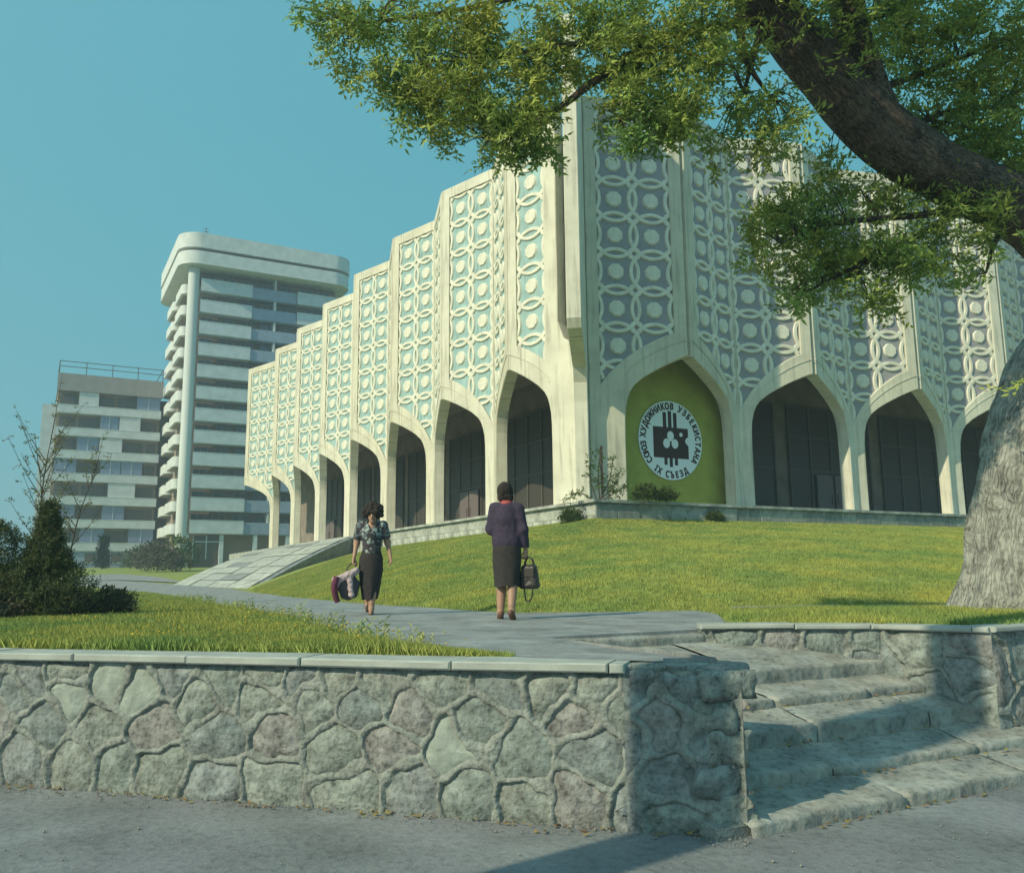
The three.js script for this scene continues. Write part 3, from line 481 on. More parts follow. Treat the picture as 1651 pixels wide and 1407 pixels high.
// ---------------------------------------------------------------- the two blocks of flats in the distance
{
  const base = V3(-41.2, 4.6, -109.5), t = thing('apartment_tower', 'tall apartment tower with rounded roof slabs and long balconies behind the hall', 'building', base, PSI);
  const W = 19.6, D = 19, FH = 2.86, NF = 12, G0 = 3.2, TOP = G0 + NF * FH;
  part('core_wall', box(W - .2, TOP + 2, D - 2, W / 2, TOP / 2 - 1, -D / 2 - .9), M.niche, t);
  const rr = (x0, x1, z0, z1, r) => { const s = new THREE.Shape(); s.moveTo(x0 + r, z0); s.lineTo(x1 - r, z0); s.absarc(x1 - r, z0 + r, r, -Math.PI / 2, 0); s.lineTo(x1, z1 - r); s.absarc(x1 - r, z1 - r, r, 0, Math.PI / 2); s.lineTo(x0 + r, z1); s.absarc(x0 + r, z1 - r, r, Math.PI / 2, Math.PI); s.lineTo(x0, z0 + r); s.absarc(x0 + r, z0 + r, r, Math.PI, Math.PI * 1.5); return s; };
  const slab = (x0, x1, z0, z1, r, y, h, m, name, par = t) => { const g = new THREE.ExtrudeGeometry(rr(x0, x1, -z1, -z0, r), { depth: h, bevelEnabled: false, curveSegments: 10 }); g.rotateX(-Math.PI / 2); g.translate(0, y, 0); return part(name, uvBox(g), m, par); };
  // crown: two rounded slabs with a shadow gap
  slab(-1.9, W + 1.4, -D - 1, 1.5, 2.6, TOP + .15, 1.75, M.white, 'roof_slab'); slab(-1.3, W + .9, -D - .6, .9, 2.2, TOP + 1.9, .45, M.niche, 'roof_recess'); slab(-2.0, W + 1.5, -D - 1.1, 1.6, 2.7, TOP + 2.3, 2.0, M.white, 'roof_slab');
  part('corner_pier', (() => { const g = new THREE.CylinderGeometry(.72, .72, TOP, 14); g.translate(.15, TOP / 2 + .1, -.55); return flat(g); })(), M.white, t);
  const R = rngOf(9), glassM = [M.winDark, M.winGrey, M.winDark];
  for (let f = 0; f < NF; f++) {
    const y = G0 + f * FH;
    const b1 = part('balcony', join([box(6.6, 1.6, .14, 1.0 + 3.3, y + .72, -.05), box(6.6, .2, 1.75, 1.0 + 3.3, y - .04, -.9)]), M.bandPale, t);
    part('parapet_cap', box(6.62, .07, .2, 4.3, y + 1.56, -.05), M.white, b1);
    const b2 = part('balcony', join([box(5.9, 1.5, .14, 7.66 + 2.95, y + .65, -.22), box(5.9, .2, 1.5, 10.6, y - .1, -1.0)]), M.bandBlue, t);
    const b3 = part('balcony', join([box(5.9, 1.6, .14, 13.64 + 2.95, y + .72, -.05), box(5.9, .2, 1.75, 16.6, y - .04, -.9)]), M.bandPale, t);
    part('parapet_cap', box(5.92, .07, .2, 16.6, y + 1.56, -.05), M.white, b3);
    part('partition', box(.25, FH - .25, 1.4, 10.7, y + FH / 2 + .1, -.95), M.white, t);
    for (let i = 0; i < 7; i++) { const x = 1.7 + i * 2.6, w = part('window', box(1.5, 1.5, .08, x + .4, y + 1.62, -1.42), glassM[(i * 5 + f * 3 + (R() * 2 | 0)) % 3], t); part('frame', join([box(1.6, .07, .1, x + .4, y + 2.4, -1.4), box(.07, 1.5, .1, x + .4, y + 1.62, -1.39), box(.07, 1.5, .1, x - .38, y + 1.62, -1.39), box(.07, 1.5, .1, x + 1.18, y + 1.62, -1.39)]), M.bandBlue, w); }
    // rounded balconies on the left side
    for (const [z0, z1] of [[-8.6, -2.0], [-17, -10.2]]) { const b = slab(-1.05, .6, z0, z1, .8, y - .1, 1.25, M.white, 'side_balcony'); part('soffit', box(1.0, .1, z1 - z0 - 2.4, -.2, y - .16, (z0 + z1) / 2), M.niche, b); }
    part('side_window', box(.08, 1.4, 3.6, .05, y + 1.75, -5.3), M.winDark, t);
  }
  // ground floor: dark recess, columns, entrance
  for (const x of [.8, 5, 9.2, 13.4, 17.6]) part('column', box(.5, G0 + 2, .5, x, G0 / 2 - 1.2, -.5), M.bandPale, t);
  const en = part('entrance', box(3.2, 3.9, .3, 3.2, .9, -.7), M.winDark, t); part('door_frame', join([box(.12, 2.9, .1, 1.6, 1.4, -.5), box(.12, 2.9, .1, 3.2, 1.4, -.5), box(.12, 2.9, .1, 4.8, 1.4, -.5), box(3.3, .14, .1, 3.2, 2.1, -.5)]), M.bandPale, en);
  const an = []; for (const [x, z, h] of [[1.6, -2, 2.2], [2.6, -3, 1.3], [8, -3, .8]]) { an.push(box(.07, h, .07, x, TOP + 4.3 + h / 2, z)); for (let k = 0; k < 3; k++) an.push(box(1.1 - k * .25, .05, .05, x, TOP + 4.2 + h * (.6 + k * .18), z)); } part('aerial', join(an), M.steel, t);
}
{
  const base = V3(-60.6, 3.1, -115), t = thing('apartment_block', 'lower apartment block with pale balcony bands at the far left', 'building', base, PSI);
  const W = 13.0, D = 9, FH = 3.06, NF = 7, G0 = 2.9, TOP = G0 + NF * FH;
  part('wall', box(W - .1, TOP, D - 1.2, W / 2, TOP / 2, -D / 2 - .6), M.niche, t);
  part('ground_wall', box(W, G0 - .1, .4, W / 2, (G0 - .1) / 2, -.35), M.bandBlue, t);
  part('parapet', box(W + .3, 2.35, .25, W / 2, TOP + 1.0, .0), M.parapetGrey, t); part('roof', box(W + .2, .3, D, W / 2, TOP + .1, -D / 2), M.parapetGrey, t);
  const rl = []; for (const y of [1.05, 1.75]) rl.push(box(W, .09, .09, W / 2, TOP + 2.1 + y, -.1)); for (let i = 0; i <= 4; i++) rl.push(box(.1, 1.8, .1, i * (W / 4), TOP + 3.05, -.1)); for (const x of [0, W]) { rl.push(box(.09, .09, D, x, TOP + 3.85, -D / 2)); }
  part('roof_railing', join(rl), M.steel, t);
  const fills = ['dbdb', 'bdbd', 'ddwd', 'bdbbd', 'dbwdd', 'ddbwd', 'dwddb'], R = rngOf(4);
  for (let f = 0; f < NF; f++) {
    const y = G0 + f * FH, b = part('balcony_band', join([box(W, 1.05, .14, W / 2, y + .42, 0), box(W, .2, 1.2, W / 2, y - .02, -.6)]), M.bandPale, t); part('band_cap', box(W + .03, .07, .2, W / 2, y + .98, 0), M.white, b);
    const s = fills[f], n = s.length; let x = .1; for (let i = 0; i < n; i++) { const w = (W - .2) / n * (.85 + .3 * R()), ww = i === n - 1 ? W - .1 - x : w; if (s[i] !== 'd') { const p = part('window', box(ww - .1, FH - 1.15, .1, x + ww / 2, y + 1.95, s[i] === 'w' ? -.1 : -.3), s[i] === 'w' ? M.bandPale : M.winBlue, t); part('frame', join([box(.07, FH - 1.15, .12, x + ww * .5, y + 1.95, -.26), box(ww, .07, .12, x + ww / 2, y + 2.9, -.26)]), M.bandPale, p); } else { part('window', box(ww - .5, 1.5, .08, x + ww / 2, y + 1.8, -1.1), M.winDark, t); } x += w; }
  }
  part('side_wall', box(1.7, TOP - 1.9, D - 2, -.85, (TOP - 1.9) / 2, -D / 2 - .8), M.bandPale, t);
  part('stair_wing', box(3.2, TOP - .3, 6, W + 1.6, (TOP - .3) / 2, -4.4), M.darkWall, t);
  for (const x of [2.4, 5.2, 8.4, 10.6]) { const w = part('window', box(1.3, 1.2, .1, x, 1.9, -.12), M.winDark, t); part('frame', box(1.4, .08, .12, x, 1.26, -.1), M.bandPale, w); }
}
// ---------------------------------------------------------------- foliage
const LEAFY = (r, g, b) => new THREE.MeshPhysicalMaterial({ color: new THREE.Color().setRGB(r, g, b), roughness: .75, side: THREE.DoubleSide, transmission: .28, thickness: 0, ior: 1.3, specularIntensity: .4 });
function leafGeo(l, w, fold = .25) {                         // a pointed leaf folded along its midrib
  const g = new THREE.BufferGeometry(), z = w * fold;
  g.setAttribute('position', new THREE.Float32BufferAttribute([0, 0, 0, w * .5, l * .4, z, 0, l, -z, 0, l * .45, 0, -w * .5, l * .4, z], 3)); g.setAttribute('uv', new THREE.Float32BufferAttribute([0, 0, 1, .4, .5, 1, .5, .4, 0, .4], 2)); g.setIndex([0, 1, 3, 1, 2, 3, 0, 3, 4, 4, 3, 2]); g.computeVertexNormals(); return g;
}
function sprayGeo(n, len, l, w, seed, droop = .35) {         // a twig with paired leaves
  const R = rngOf(seed), list = [], q = new THREE.Quaternion();
  for (let i = 0; i < n; i++) {
    const t = (i + .6) / n, g = leafGeo(l * (.7 + .6 * R()), w * (.7 + .6 * R())), e = new THREE.Euler((R() - .5) * 1.2, (R() - .5) * 2.4, (i % 2 ? 1 : -1) * (.6 + .7 * R()));
    g.applyMatrix4(new THREE.Matrix4().compose(V3((R() - .5) * len * .18, t * len, -droop * len * t * t + (R() - .5) * len * .15), q.setFromEuler(e), V3(1, 1, 1))); list.push(g);
  }
  const st = new THREE.CylinderGeometry(.0025, .004, len * .9, 3, 1, true); st.translate(0, len * .45, 0); list.push(st);
  return join(list);
}
function scatter(name, geo, mat, places, parent, tones) {     // many small leaves as one countless mass
  const m = new THREE.InstancedMesh(geo, mat, places.length), M4 = new THREE.Matrix4(), q = new THREE.Quaternion(), e = new THREE.Euler(), c = new THREE.Color();
  places.forEach((p, i) => { e.set(p.rx, p.ry, p.rz, 'YXZ'); M4.compose(V3(p.x, p.y, p.z), q.setFromEuler(e), V3(p.s, p.s * (p.sy || 1), p.s)); m.setMatrixAt(i, M4); const t = tones ? tones(p, i) : [1, 1, 1]; m.setColorAt(i, c.setRGB(...t)); });
  m.castShadow = m.receiveShadow = true; m.name = parent === scene ? numbered(name) : name; m.userData.kind = 'stuff'; parent.add(m); return m;
}
// ---- the old tree on the right: leaning trunk, a great limb reaching back over the view
{
  const base = H(5.9, -10.9), t = thing('old_tree', 'old leaning tree with pale trunk at the right and a limb reaching over the view', 'tree');
  const S = (px, py, d) => sight(px, py, { d });
  const trunkPts = [V3(6.22, base - .6, -10.95), S(1656, 905, 10.9), S(1660, 830, 10.9), S(1682, 700, 10.85), S(1728, 580, 10.8), S(1790, 470, 10.6), S(1810, 400, 10.4)];
  const tg = tube(trunkPts, [.84, .68, .64, .60, .57, .56, .5], 72, .17, 3, .06);
  { const p = tg.attributes.position; for (let i = 0; i < p.count; i++) { const y = p.getY(i) - base, k = Math.max(0, 1 - y / .9); if (k > 0) { const a = Math.atan2(p.getZ(i) + 10.95, p.getX(i) - 5.95), b = 1 + k * k * .12 * Math.max(-.2, Math.sin(a * 5 + 1) + .5 * Math.sin(a * 9)); p.setX(i, 5.95 + (p.getX(i) - 5.95) * b); p.setZ(i, -10.95 + (p.getZ(i) + 10.95) * b); } } tg.computeVertexNormals(); }
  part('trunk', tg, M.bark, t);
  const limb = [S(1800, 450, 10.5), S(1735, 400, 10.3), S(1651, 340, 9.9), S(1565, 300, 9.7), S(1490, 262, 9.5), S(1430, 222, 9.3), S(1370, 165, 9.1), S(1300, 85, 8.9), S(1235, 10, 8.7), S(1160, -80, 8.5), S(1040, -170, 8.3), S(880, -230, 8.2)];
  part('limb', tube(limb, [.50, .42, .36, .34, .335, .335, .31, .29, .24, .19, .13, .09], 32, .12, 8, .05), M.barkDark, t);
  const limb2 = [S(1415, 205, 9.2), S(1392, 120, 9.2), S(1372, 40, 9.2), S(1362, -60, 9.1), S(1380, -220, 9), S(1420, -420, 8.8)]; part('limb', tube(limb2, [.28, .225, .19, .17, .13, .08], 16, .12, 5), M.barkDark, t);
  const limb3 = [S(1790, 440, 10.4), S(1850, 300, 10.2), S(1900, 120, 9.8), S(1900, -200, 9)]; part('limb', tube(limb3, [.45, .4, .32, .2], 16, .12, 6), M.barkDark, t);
  const thin = [
    [[1575, 330, 9.8], [1500, 345, 9.6], [1420, 352, 9.5], [1340, 362, 9.4], [1260, 392, 9.3]], [[1560, 330, 9.8], [1480, 380, 9.7], [1400, 420, 9.6], [1300, 470, 9.5]],
    [[1230, 30, 8.7], [1150, 45, 8.4], [1060, 60, 8.2], [940, 70, 8.1], [800, 90, 8.0], [680, 100, 8.0]], [[1180, -60, 8.5], [1000, -30, 8.2], [860, -10, 8.1], [720, 20, 8.0], [560, 40, 8.0]], [[1060, 60, 8.2], [960, 130, 8.1], [880, 190, 8.0], [800, 235, 8.0]], [[1040, 65, 8.2], [1020, 140, 8.1], [1000, 200, 8.1]],
    [[1230, 40, 8.7], [1215, 90, 8.6], [1200, 150, 8.5]], [[1370, 160, 9.1], [1480, 120, 9.9], [1570, 85, 10.1], [1660, 40, 10.3]], [[1440, 225, 9.4], [1530, 180, 10.1], [1640, 170, 10.4]], [[1190, 25, 8.6], [1205, 100, 8.5], [1245, 160, 8.5]], [[1372, 40, 9.2], [1460, 10, 9.9], [1560, -30, 10.2]], [[1651, 330, 9.8], [1610, 380, 9.9], [1590, 440, 9.9]],
  ];
  const brPts = [];
  for (const b of thin) { const P = b.map(q => S(...q)); part('branch', tube(P, [.055, .04, .028, .014], 6, .1, b[0][0]), M.barkDark, t); for (let i = 0; i <= 12; i++) brPts.push(new THREE.CatmullRomCurve3(P).getPoint(i / 12)); }
  // leaf masses: place, reach along the view and across it (metres), how many sprays
  const R = rngOf(101), blobs = [];
  const mass = (px, py, d, rx, ry, n, rz = .55) => blobs.push([S(px, py, d), rx, ry, rz, n]);
  // left mass
  for (const [px, py, rx, ry, n] of [[492, 12, .15, .10, 26], [520, 34, .2, .18, 60], [560, 22, .3, .2, 110], [552, 92, .18, .16, 55], [585, 70, .25, .25, 120], [640, 30, .4, .3, 260], [610, 128, .18, .14, 50], [650, 120, .3, .25, 170], [720, 60, .5, .4, 420], [690, 165, .35, .2, 210], [650, 182, .15, .08, 30], [750, 150, .5, .3, 380], [720, 205, .3, .1, 110], [790, 190, .4, .18, 250], [760, 222, .12, .06, 30], [800, 45, .5, .45, 460], [850, 110, .5, .42, 480], [868, 165, .26, .22, 190], [860, 208, .2, .15, 110], [900, 45, .5, .42, 400], [975, 92, .42, .32, 300], [775, 248, .14, .05, 30], [805, 240, .14, .06, 44], [838, 226, .16, .10, 64], [878, 222, .16, .10, 70], [880, 200, .14, .1, 50], [1000, 40, .5, .4, 380], [1040, 110, .45, .4, 380], [1000, 175, .3, .22, 190], [1050, 190, .35, .22, 240], [1100, 160, .3, .3, 220], [1020, 222, .2, .08, 50], [1090, 205, .2, .1, 70], [1120, 50, .45, .4, 360], [1150, 110, .3, .25, 130], [1135, 10, .4, .3, 240]]) { const d = 8.05, k = d / 9.4; mass(px, py, d, rx * k, ry * k, n * 1.15, .45); }
  // open foliage round the limb
  for (const [px, py, rx, ry, n] of [[1190, 75, .3, .3, 110], [1205, 140, .3, .2, 90], [1180, 190, .3, .2, 90], [1240, 190, .3, .2, 90], [1270, 215, .2, .12, 60], [1230, 232, .2, .08, 50], [1275, 165, .12, .2, 40], [1160, 222, .2, .08, 40], [1320, 45, .25, .35, 130], [1345, 120, .15, .25, 60], [1440, 40, .35, .4, 240], [1480, 110, .4, .35, 190], [1540, 40, .4, .35, 230], [1570, 130, .4, .3, 170], [1620, 60, .35, .4, 210], [1530, 190, .3, .25, 130], [1600, 210, .35, .25, 170], [1635, 150, .25, .25, 90], [1620, 265, .25, .2, 100], [1480, 180, .22, .2, 70], [1420, 140, .14, .2, 46], [1560, 250, .25, .15, 80]]) mass(px, py, px < 1300 ? 8.4 : px < 1400 ? 9.1 : 9.9, rx, ry, px > 1400 ? n * 1.5 : n);
  // low hanging branch
  for (const [px, py, rx, ry, n0] of [[1222, 372, .2, .2, 110], [1260, 350, .25, .22, 150], [1300, 310, .25, .18, 120], [1340, 300, .25, .18, 130], [1390, 300, .3, .2, 160], [1440, 310, .3, .18, 150], [1300, 380, .35, .25, 250], [1350, 350, .35, .25, 250], [1280, 430, .28, .22, 190], [1345, 420, .35, .25, 260], [1400, 400, .35, .3, 290], [1440, 430, .28, .28, 220], [1385, 470, .25, .2, 150], [1420, 485, .18, .16, 90], [1280, 478, .18, .1, 60], [1330, 470, .2, .12, 80], [1470, 390, .25, .3, 200], [1490, 340, .3, .2, 170], [1530, 350, .3, .15, 110], [1545, 400, .14, .16, 40], [1500, 430, .15, .2, 60], [1580, 370, .2, .16, 66], [1590, 420, .12, .14, 26], [1265, 262, .14, .08, 30], [1330, 262, .2, .1, 60], [1530, 420, .2, .2, 90], [1560, 450, .16, .14, 50], [1610, 380, .2, .16, 60], [1600, 330, .25, .14, 80], [1520, 300, .3, .12, 90], [1240, 320, .2, .14, 50], [1225, 425, .16, .12, 40], [1625, 620, .04, .05, 10]]) mass(px, py, 9.6, rx * 1.1, ry * 1.1, n0 * .62, .5);
  // the crown above the frame
  const up = (x, y, z, r, n) => blobs.push([V3(x, y, z), r, r * .8, r, n]);
  for (let i = 0; i < 34; i++) up(lerp(1.2, 5.8, R()), lerp(7.6, 10.4, R()), lerp(-8.8, -6.6, R()), .8 + R() * .6, 330);
  for (let i = 0; i < 10; i++) up(lerp(6.5, 9.5, R()), lerp(5.5, 10, R()), lerp(-12, -9, R()), .9 + R() * .5, 260);
  const places = [[], [], []], twigs = [];
  for (const [c, rx, ry, rz, n] of blobs) {
    const seedDir = R() * 6.28, N = Math.round(n * .85);
    for (let i = 0; i < N; i++) {
      const a = R() * Math.PI * 2, b = Math.acos(2 * R() - 1), r = Math.pow(R(), .45); const x = c.x + rx * r * Math.sin(b) * Math.cos(a), y = c.y + ry * r * Math.cos(b), z = c.z + rz * r * Math.sin(b) * Math.sin(a);
      if (fbm(x * 2.6, y * 2.6, z * 2.6, 2) < -.05) continue;
      places[Math.floor(R() * 3)].push({ x, y, z, rx: 1.2 + R() * 1.9, ry: R() * 6.28, rz: (R() - .5) * 1.2, s: (.75 + R() * .55) * clamp(-z / 9.4, .6, 1.05) });
    }
    if (n > 25) { let best = null, bd = 9e9; for (const q of brPts) { const d = q.distanceToSquared(c); if (d < bd) { bd = d; best = q; } } if (bd < 3) for (let k = 0; k < 3; k++) { const e = c.clone().add(V3((R() - .5) * rx * 1.4, (R() - .5) * ry * 1.4, (R() - .5) * rz)); const m = best.clone().lerp(e, .5).add(V3((R() - .5) * .08, .05 + R() * .06, (R() - .5) * .08)); twigs.push(tube([best, m, e], [.012, .008, .004], 4)); } }
  }
  part('twigs', join(twigs), M.twig, t).userData.kind = 'stuff';
  const lm = LEAFY(.29, .39, .105);
  [1, 2, 3].forEach(k => scatter('crown', sprayGeo(8, .21, .078, .030, k * 7), lm, places[k - 1], t, p => { const v = .75 + .5 * R(), w = noise(p.x * 1.5, p.y * 1.5, p.z * 1.5); return [v * (1.05 + .5 * w), v * (1 + .15 * w), v * .9]; }));
}
// ---- shrubs and small trees
function leafBush(o, n, rx, ry, rz, opt = {}) {              // leaves through a rounded, ragged volume standing on the ground at the thing's foot
  const { l = .06, w = .03, tone = [.05, .085, .02], seed = 1, top = 0, name = 'foliage', gaps = -.12, fr = 3 } = opt, R = rngOf(seed), P = [];
  for (let i = 0; i < n * 2 && P.length < n; i++) {
    const a = R() * 6.283, h = R(), k = top ? Math.pow(1 - h, top) : Math.sqrt(Math.max(0, 1 - Math.pow(h * 2 - .7, 2) / 1.8)), r = Math.pow(R(), .4) * k; const x = Math.cos(a) * rx * r, z = Math.sin(a) * rz * r, y = h * ry;
    if (fbm(x * fr + seed, y * fr, z * fr, 2) < gaps) continue;
    P.push({ x, y, z, rx: R() * 1.3 * (R() < .5 ? 1 : -1), ry: R() * 6.28, rz: (R() - .5) * 1.4, s: .6 + .8 * R() });
  }
  return scatter(name, sprayGeo(5, l * 2.2, l, w, seed + 3), LEAFY(...tone), P, o, () => { const v = .65 + .7 * R(); return [v * (.9 + .3 * R()), v, v * .9]; });
}
const ground = (x, z) => V3(x, H(x, z), z);
{ // left edge
  const b = thing('juniper', 'dark green conical juniper at the left edge above the stone wall', 'shrub', ground(-6.42, -12.2), 0, 'junipers at the left edge'); leafBush(b, 3000, .5, 1.55, .5, { top: .75, l: .05, w: .012, tone: [.10, .13, .06], seed: 11 }); leafBush(b, 1600, .72, .8, .7, { l: .05, w: .014, tone: [.11, .14, .06], seed: 12, name: 'skirt' }); part('trunk', tube([V3(0, -.1, 0), V3(.05, .8, 0), V3(0, 1.4, 0)], [.06, .04, .01], 6), M.twig, b);
  const b2 = thing('juniper', 'broad ragged juniper cut by the left edge of the view', 'shrub', ground(-7.25, -12.1), 0, 'junipers at the left edge'); leafBush(b2, 3200, .75, 1.3, .7, { l: .05, w: .013, tone: [.12, .15, .07], seed: 13 }); part('trunk', tube([V3(0, -.1, 0), V3(.05, .6, 0), V3(0, 1.2, 0)], [.06, .04, .01], 6), M.twig, b2);
  [[-6.2, -12.3, .36, .36, 'low dark creeping shrub just right of the juniper'], [-5.8, -12.8, .36, .3, 'low dark creeping shrub farthest right in the grass'], [-6.9, -11.6, .55, .34, 'low spreading shrub at the foot of the juniper']].forEach(([x, z, r, h, lab], i) => { const s = thing('creeping_shrub', lab, 'shrub', ground(x, z), 0, 'dark creeping shrubs beside the junipers'); leafBush(s, 900, r, h, r * .8, { l: .05, w: .022, tone: [.14, .14, .09], seed: 30 + i }); part('stem', tube([V3(0, -.05, 0), V3(.1, .12, .05), V3(.25, .2, 0)], [.02, .015, .006], 5), M.twig, s); });
  // bare young trees with a few leaves
  const bare = (x, z, h, lean, seed, lab) => {
    const o = thing('young_tree', lab, 'tree', ground(x, z), 0, 'bare young trees at the left edge'), R = rngOf(seed), P = []; const tr = [V3(0, -.1, 0), V3(lean * .3, h * .35, 0), V3(lean * .6, h * .7, .1), V3(lean, h, .1)]; part('trunk', tube(tr, [.026, .019, .012, .004], 6, .1, seed), M.twig, o); const c = new THREE.CatmullRomCurve3(tr);
    for (let i = 0; i < 13; i++) { const p = c.getPoint(.22 + .72 * R()), a = R() * 6.28, L = h * (.18 + .22 * R()), d = V3(Math.cos(a) * .55, .8, Math.sin(a) * .55).normalize(), e = p.clone().addScaledVector(d, L), m = p.clone().addScaledVector(d, L * .5).add(V3(0, -.04 * L, 0)); part('branch', tube([p, m, e], [.010, .006, .003], 4), M.twig, o); for (let k = 0; k < 9; k++) { const q = p.clone().lerp(e, .35 + .65 * R()); P.push({ x: q.x + (R() - .5) * .12, y: q.y + (R() - .5) * .12, z: q.z + (R() - .5) * .12, rx: R() * 3, ry: R() * 6.28, rz: R() * 2, s: .5 + R() * .7 }); } }
    scatter('leaves', sprayGeo(3, .12, .06, .03, seed), LEAFY(.16, .15, .03), P, o);
  };
  bare(-9.9, -18.2, 3.9, .35, 5, 'thin bare young tree before the pale end wall of the far block'); bare(-9.4, -18.0, 2.9, -.3, 6, 'spindly young tree just left of the juniper top'); bare(-10.5, -17.6, 2.9, -1.1, 7, 'bare sapling leaning left at the edge of the view'); bare(-10.0, -19.5, 3.0, .8, 8, 'leggy young tree with yellow leaves before the balcony bands');
}
{ // planting below the far houses
  const at = (px, py) => { const [x, z] = onLand(px, py); return ground(x, z); };
  const c = thing('conifer', 'small dark cone-shaped conifer before the far low block', 'tree', at(164, 917)); { const p = c.position; p.set(p.x, H(p.x, p.z), p.z); } leafBush(c, 500, .9, 3.6, .9, { top: .9, l: .25, w: .09, tone: [.02, .04, .018], seed: 50 }); part('trunk', tube([V3(0, -.2, 0), V3(0, 1.5, 0), V3(0, 3.2, 0)], [.12, .08, .02], 6), M.twig, c);
  [[225, 918, 2.4, 2.0, 'grey-green hedge shrub before the dark stair wing'], [252, 922, 2.2, 2.3, 'ragged shrub left of the tower foot'], [290, 920, 1.8, 2.8, 'tall loose shrub at the tower corner'], [330, 905, 1.6, 1.2, 'low shrub before the tower entrance'], [375, 892, 1.6, 1.6, 'bright shrub right of the tower entrance'], [402, 886, 1.8, 1.4, 'dark shrub beside the ramp top'], [120, 915, 2.4, 1.8, 'rounded shrub under the far low block']].forEach(([px, py, r, h, lab], i) => { const s = thing('far_shrub', lab, 'shrub', at(px, py), 0, 'shrubs before the far apartment buildings'); leafBush(s, 420, r, h, r, { l: .22, w: .12, tone: [[.10, .13, .07], [.13, .13, .11], [.11, .17, .06]][i % 3], seed: 60 + i, fr: .9 }); part('stem', tube([V3(0, -.3, 0), V3(.1, h * .3, 0), V3(.2, h * .6, 0)], [.06, .04, .02], 5), M.twig, s); });
}
{ // planting on the slope and at the terrace corner
  const slope = (px, py) => { let best = null, bd = 1e9; for (let i = 0; i <= 60; i++) for (let j = 0; j <= 60; j++) { const p = lawnAt(i / 60, j / 60), v = V3(p[0], p[1], p[2]).project(camera), dx = (v.x + 1) / 2 * PW - px, dy = (1 - v.y) / 2 * PH - py, d = dx * dx + dy * dy; if (d < bd) { bd = d; best = p; } } return V3(best[0], best[1] - .03, best[2]); };
  const caneBush = (name, lab, pos, canes, tone, seed, leafN = 14, l = .07) => { const o = thing(name, lab, 'shrub', pos), R = rngOf(seed), P = []; for (const c of canes) { const pts = c.map(q => V3(...q)), k = new THREE.CatmullRomCurve3(pts); part('cane', tube(pts, [.022, .018, .01], 5), M.twig, o); for (let i = 0; i < leafN; i++) { const q = k.getPoint(.25 + .75 * R()); P.push({ x: q.x + (R() - .5) * .22, y: q.y + (R() - .5) * .2, z: q.z + (R() - .5) * .22, rx: R() * 3, ry: R() * 6.28, rz: R() * 2, s: .6 + .7 * R() }); } } scatter('leaves', sprayGeo(5, .16, l, l * .55, seed), LEAFY(...tone), P, o, () => { const v = .7 + .6 * R(); return [v, v, v]; }); return o; };
  caneBush('rose_bush', 'rose bush on the slope behind the woman walking forward', slope(607, 872), [[[0, 0, 0], [-.25, .55, 0], [-.75, .95, 0]], [[0, 0, 0], [-.1, .6, 0], [-.3, 1.0, .1]], [[0, 0, 0], [.2, .6, 0], [.45, .95, 0]], [[0, 0, 0], [.3, .5, .1], [.75, .8, 0]], [[0, 0, 0], [.1, .4, 0], [.5, .5, .1]]], [.05, .085, .03], 71, 20, .09);
  const cx = sight(968, 806, { d: 29.2 }); const cp = V3(cx.x, TER, cx.z - .25);
  const small = caneBush('climbing_rose', 'climbing rose with an arching cane at the terrace corner', cp, [[[0, 0, 0], [-.02, .9, 0], [.05, 1.75, 0]], [[-.1, 0, 0], [-.32, .9, 0], [-.2, 1.65, 0]], [[0, 0, 0], [.35, .7, 0], [.5, 1.5, .05]], [[0, 0, 0], [.5, .5, 0], [.75, 1.1, 0]], [[-.2, 0, 0], [-.7, .25, .1], [-1.15, .0, .15]], [[.1, 0, 0], [.6, .3, 0], [.95, .5, 0]]], [.10, .16, .045], 72, 44, .08);
  part('post', box(.09, 1.85, .09, .1, .92, 0), M.barkDark, small);
  [[1040, 800, 'leafy weeds before the left foot of the green board', .4, .4], [1075, 806, 'low weeds before the middle of the green board', .35, .28], [920, 838, 'small shrub on the slope below the terrace corner', .35, .35], [1150, 826, 'small weed clump on the slope under the green board', .3, .22]].forEach(([px, py, lab, r, h], i) => { const onT = py < 820, p = onT ? V3(sight(px, 806, { d: 29.6 + i * .5 }).x, TER, sight(px, 806, { d: 29.6 + i * .5 }).z) : slope(px, py); const s = thing('weed_clump', lab, 'plant', p, 0, 'weed clumps round the terrace corner'); leafBush(s, 260, r, h, r, { l: .09, w: .04, tone: [.07, .11, .03], seed: 80 + i, fr: 4 }); part('stem', tube([V3(0, -.05, 0), V3(.02, h * .4, 0), V3(.05, h * .8, 0)], [.012, .01, .004], 4), M.twig, s); });
}
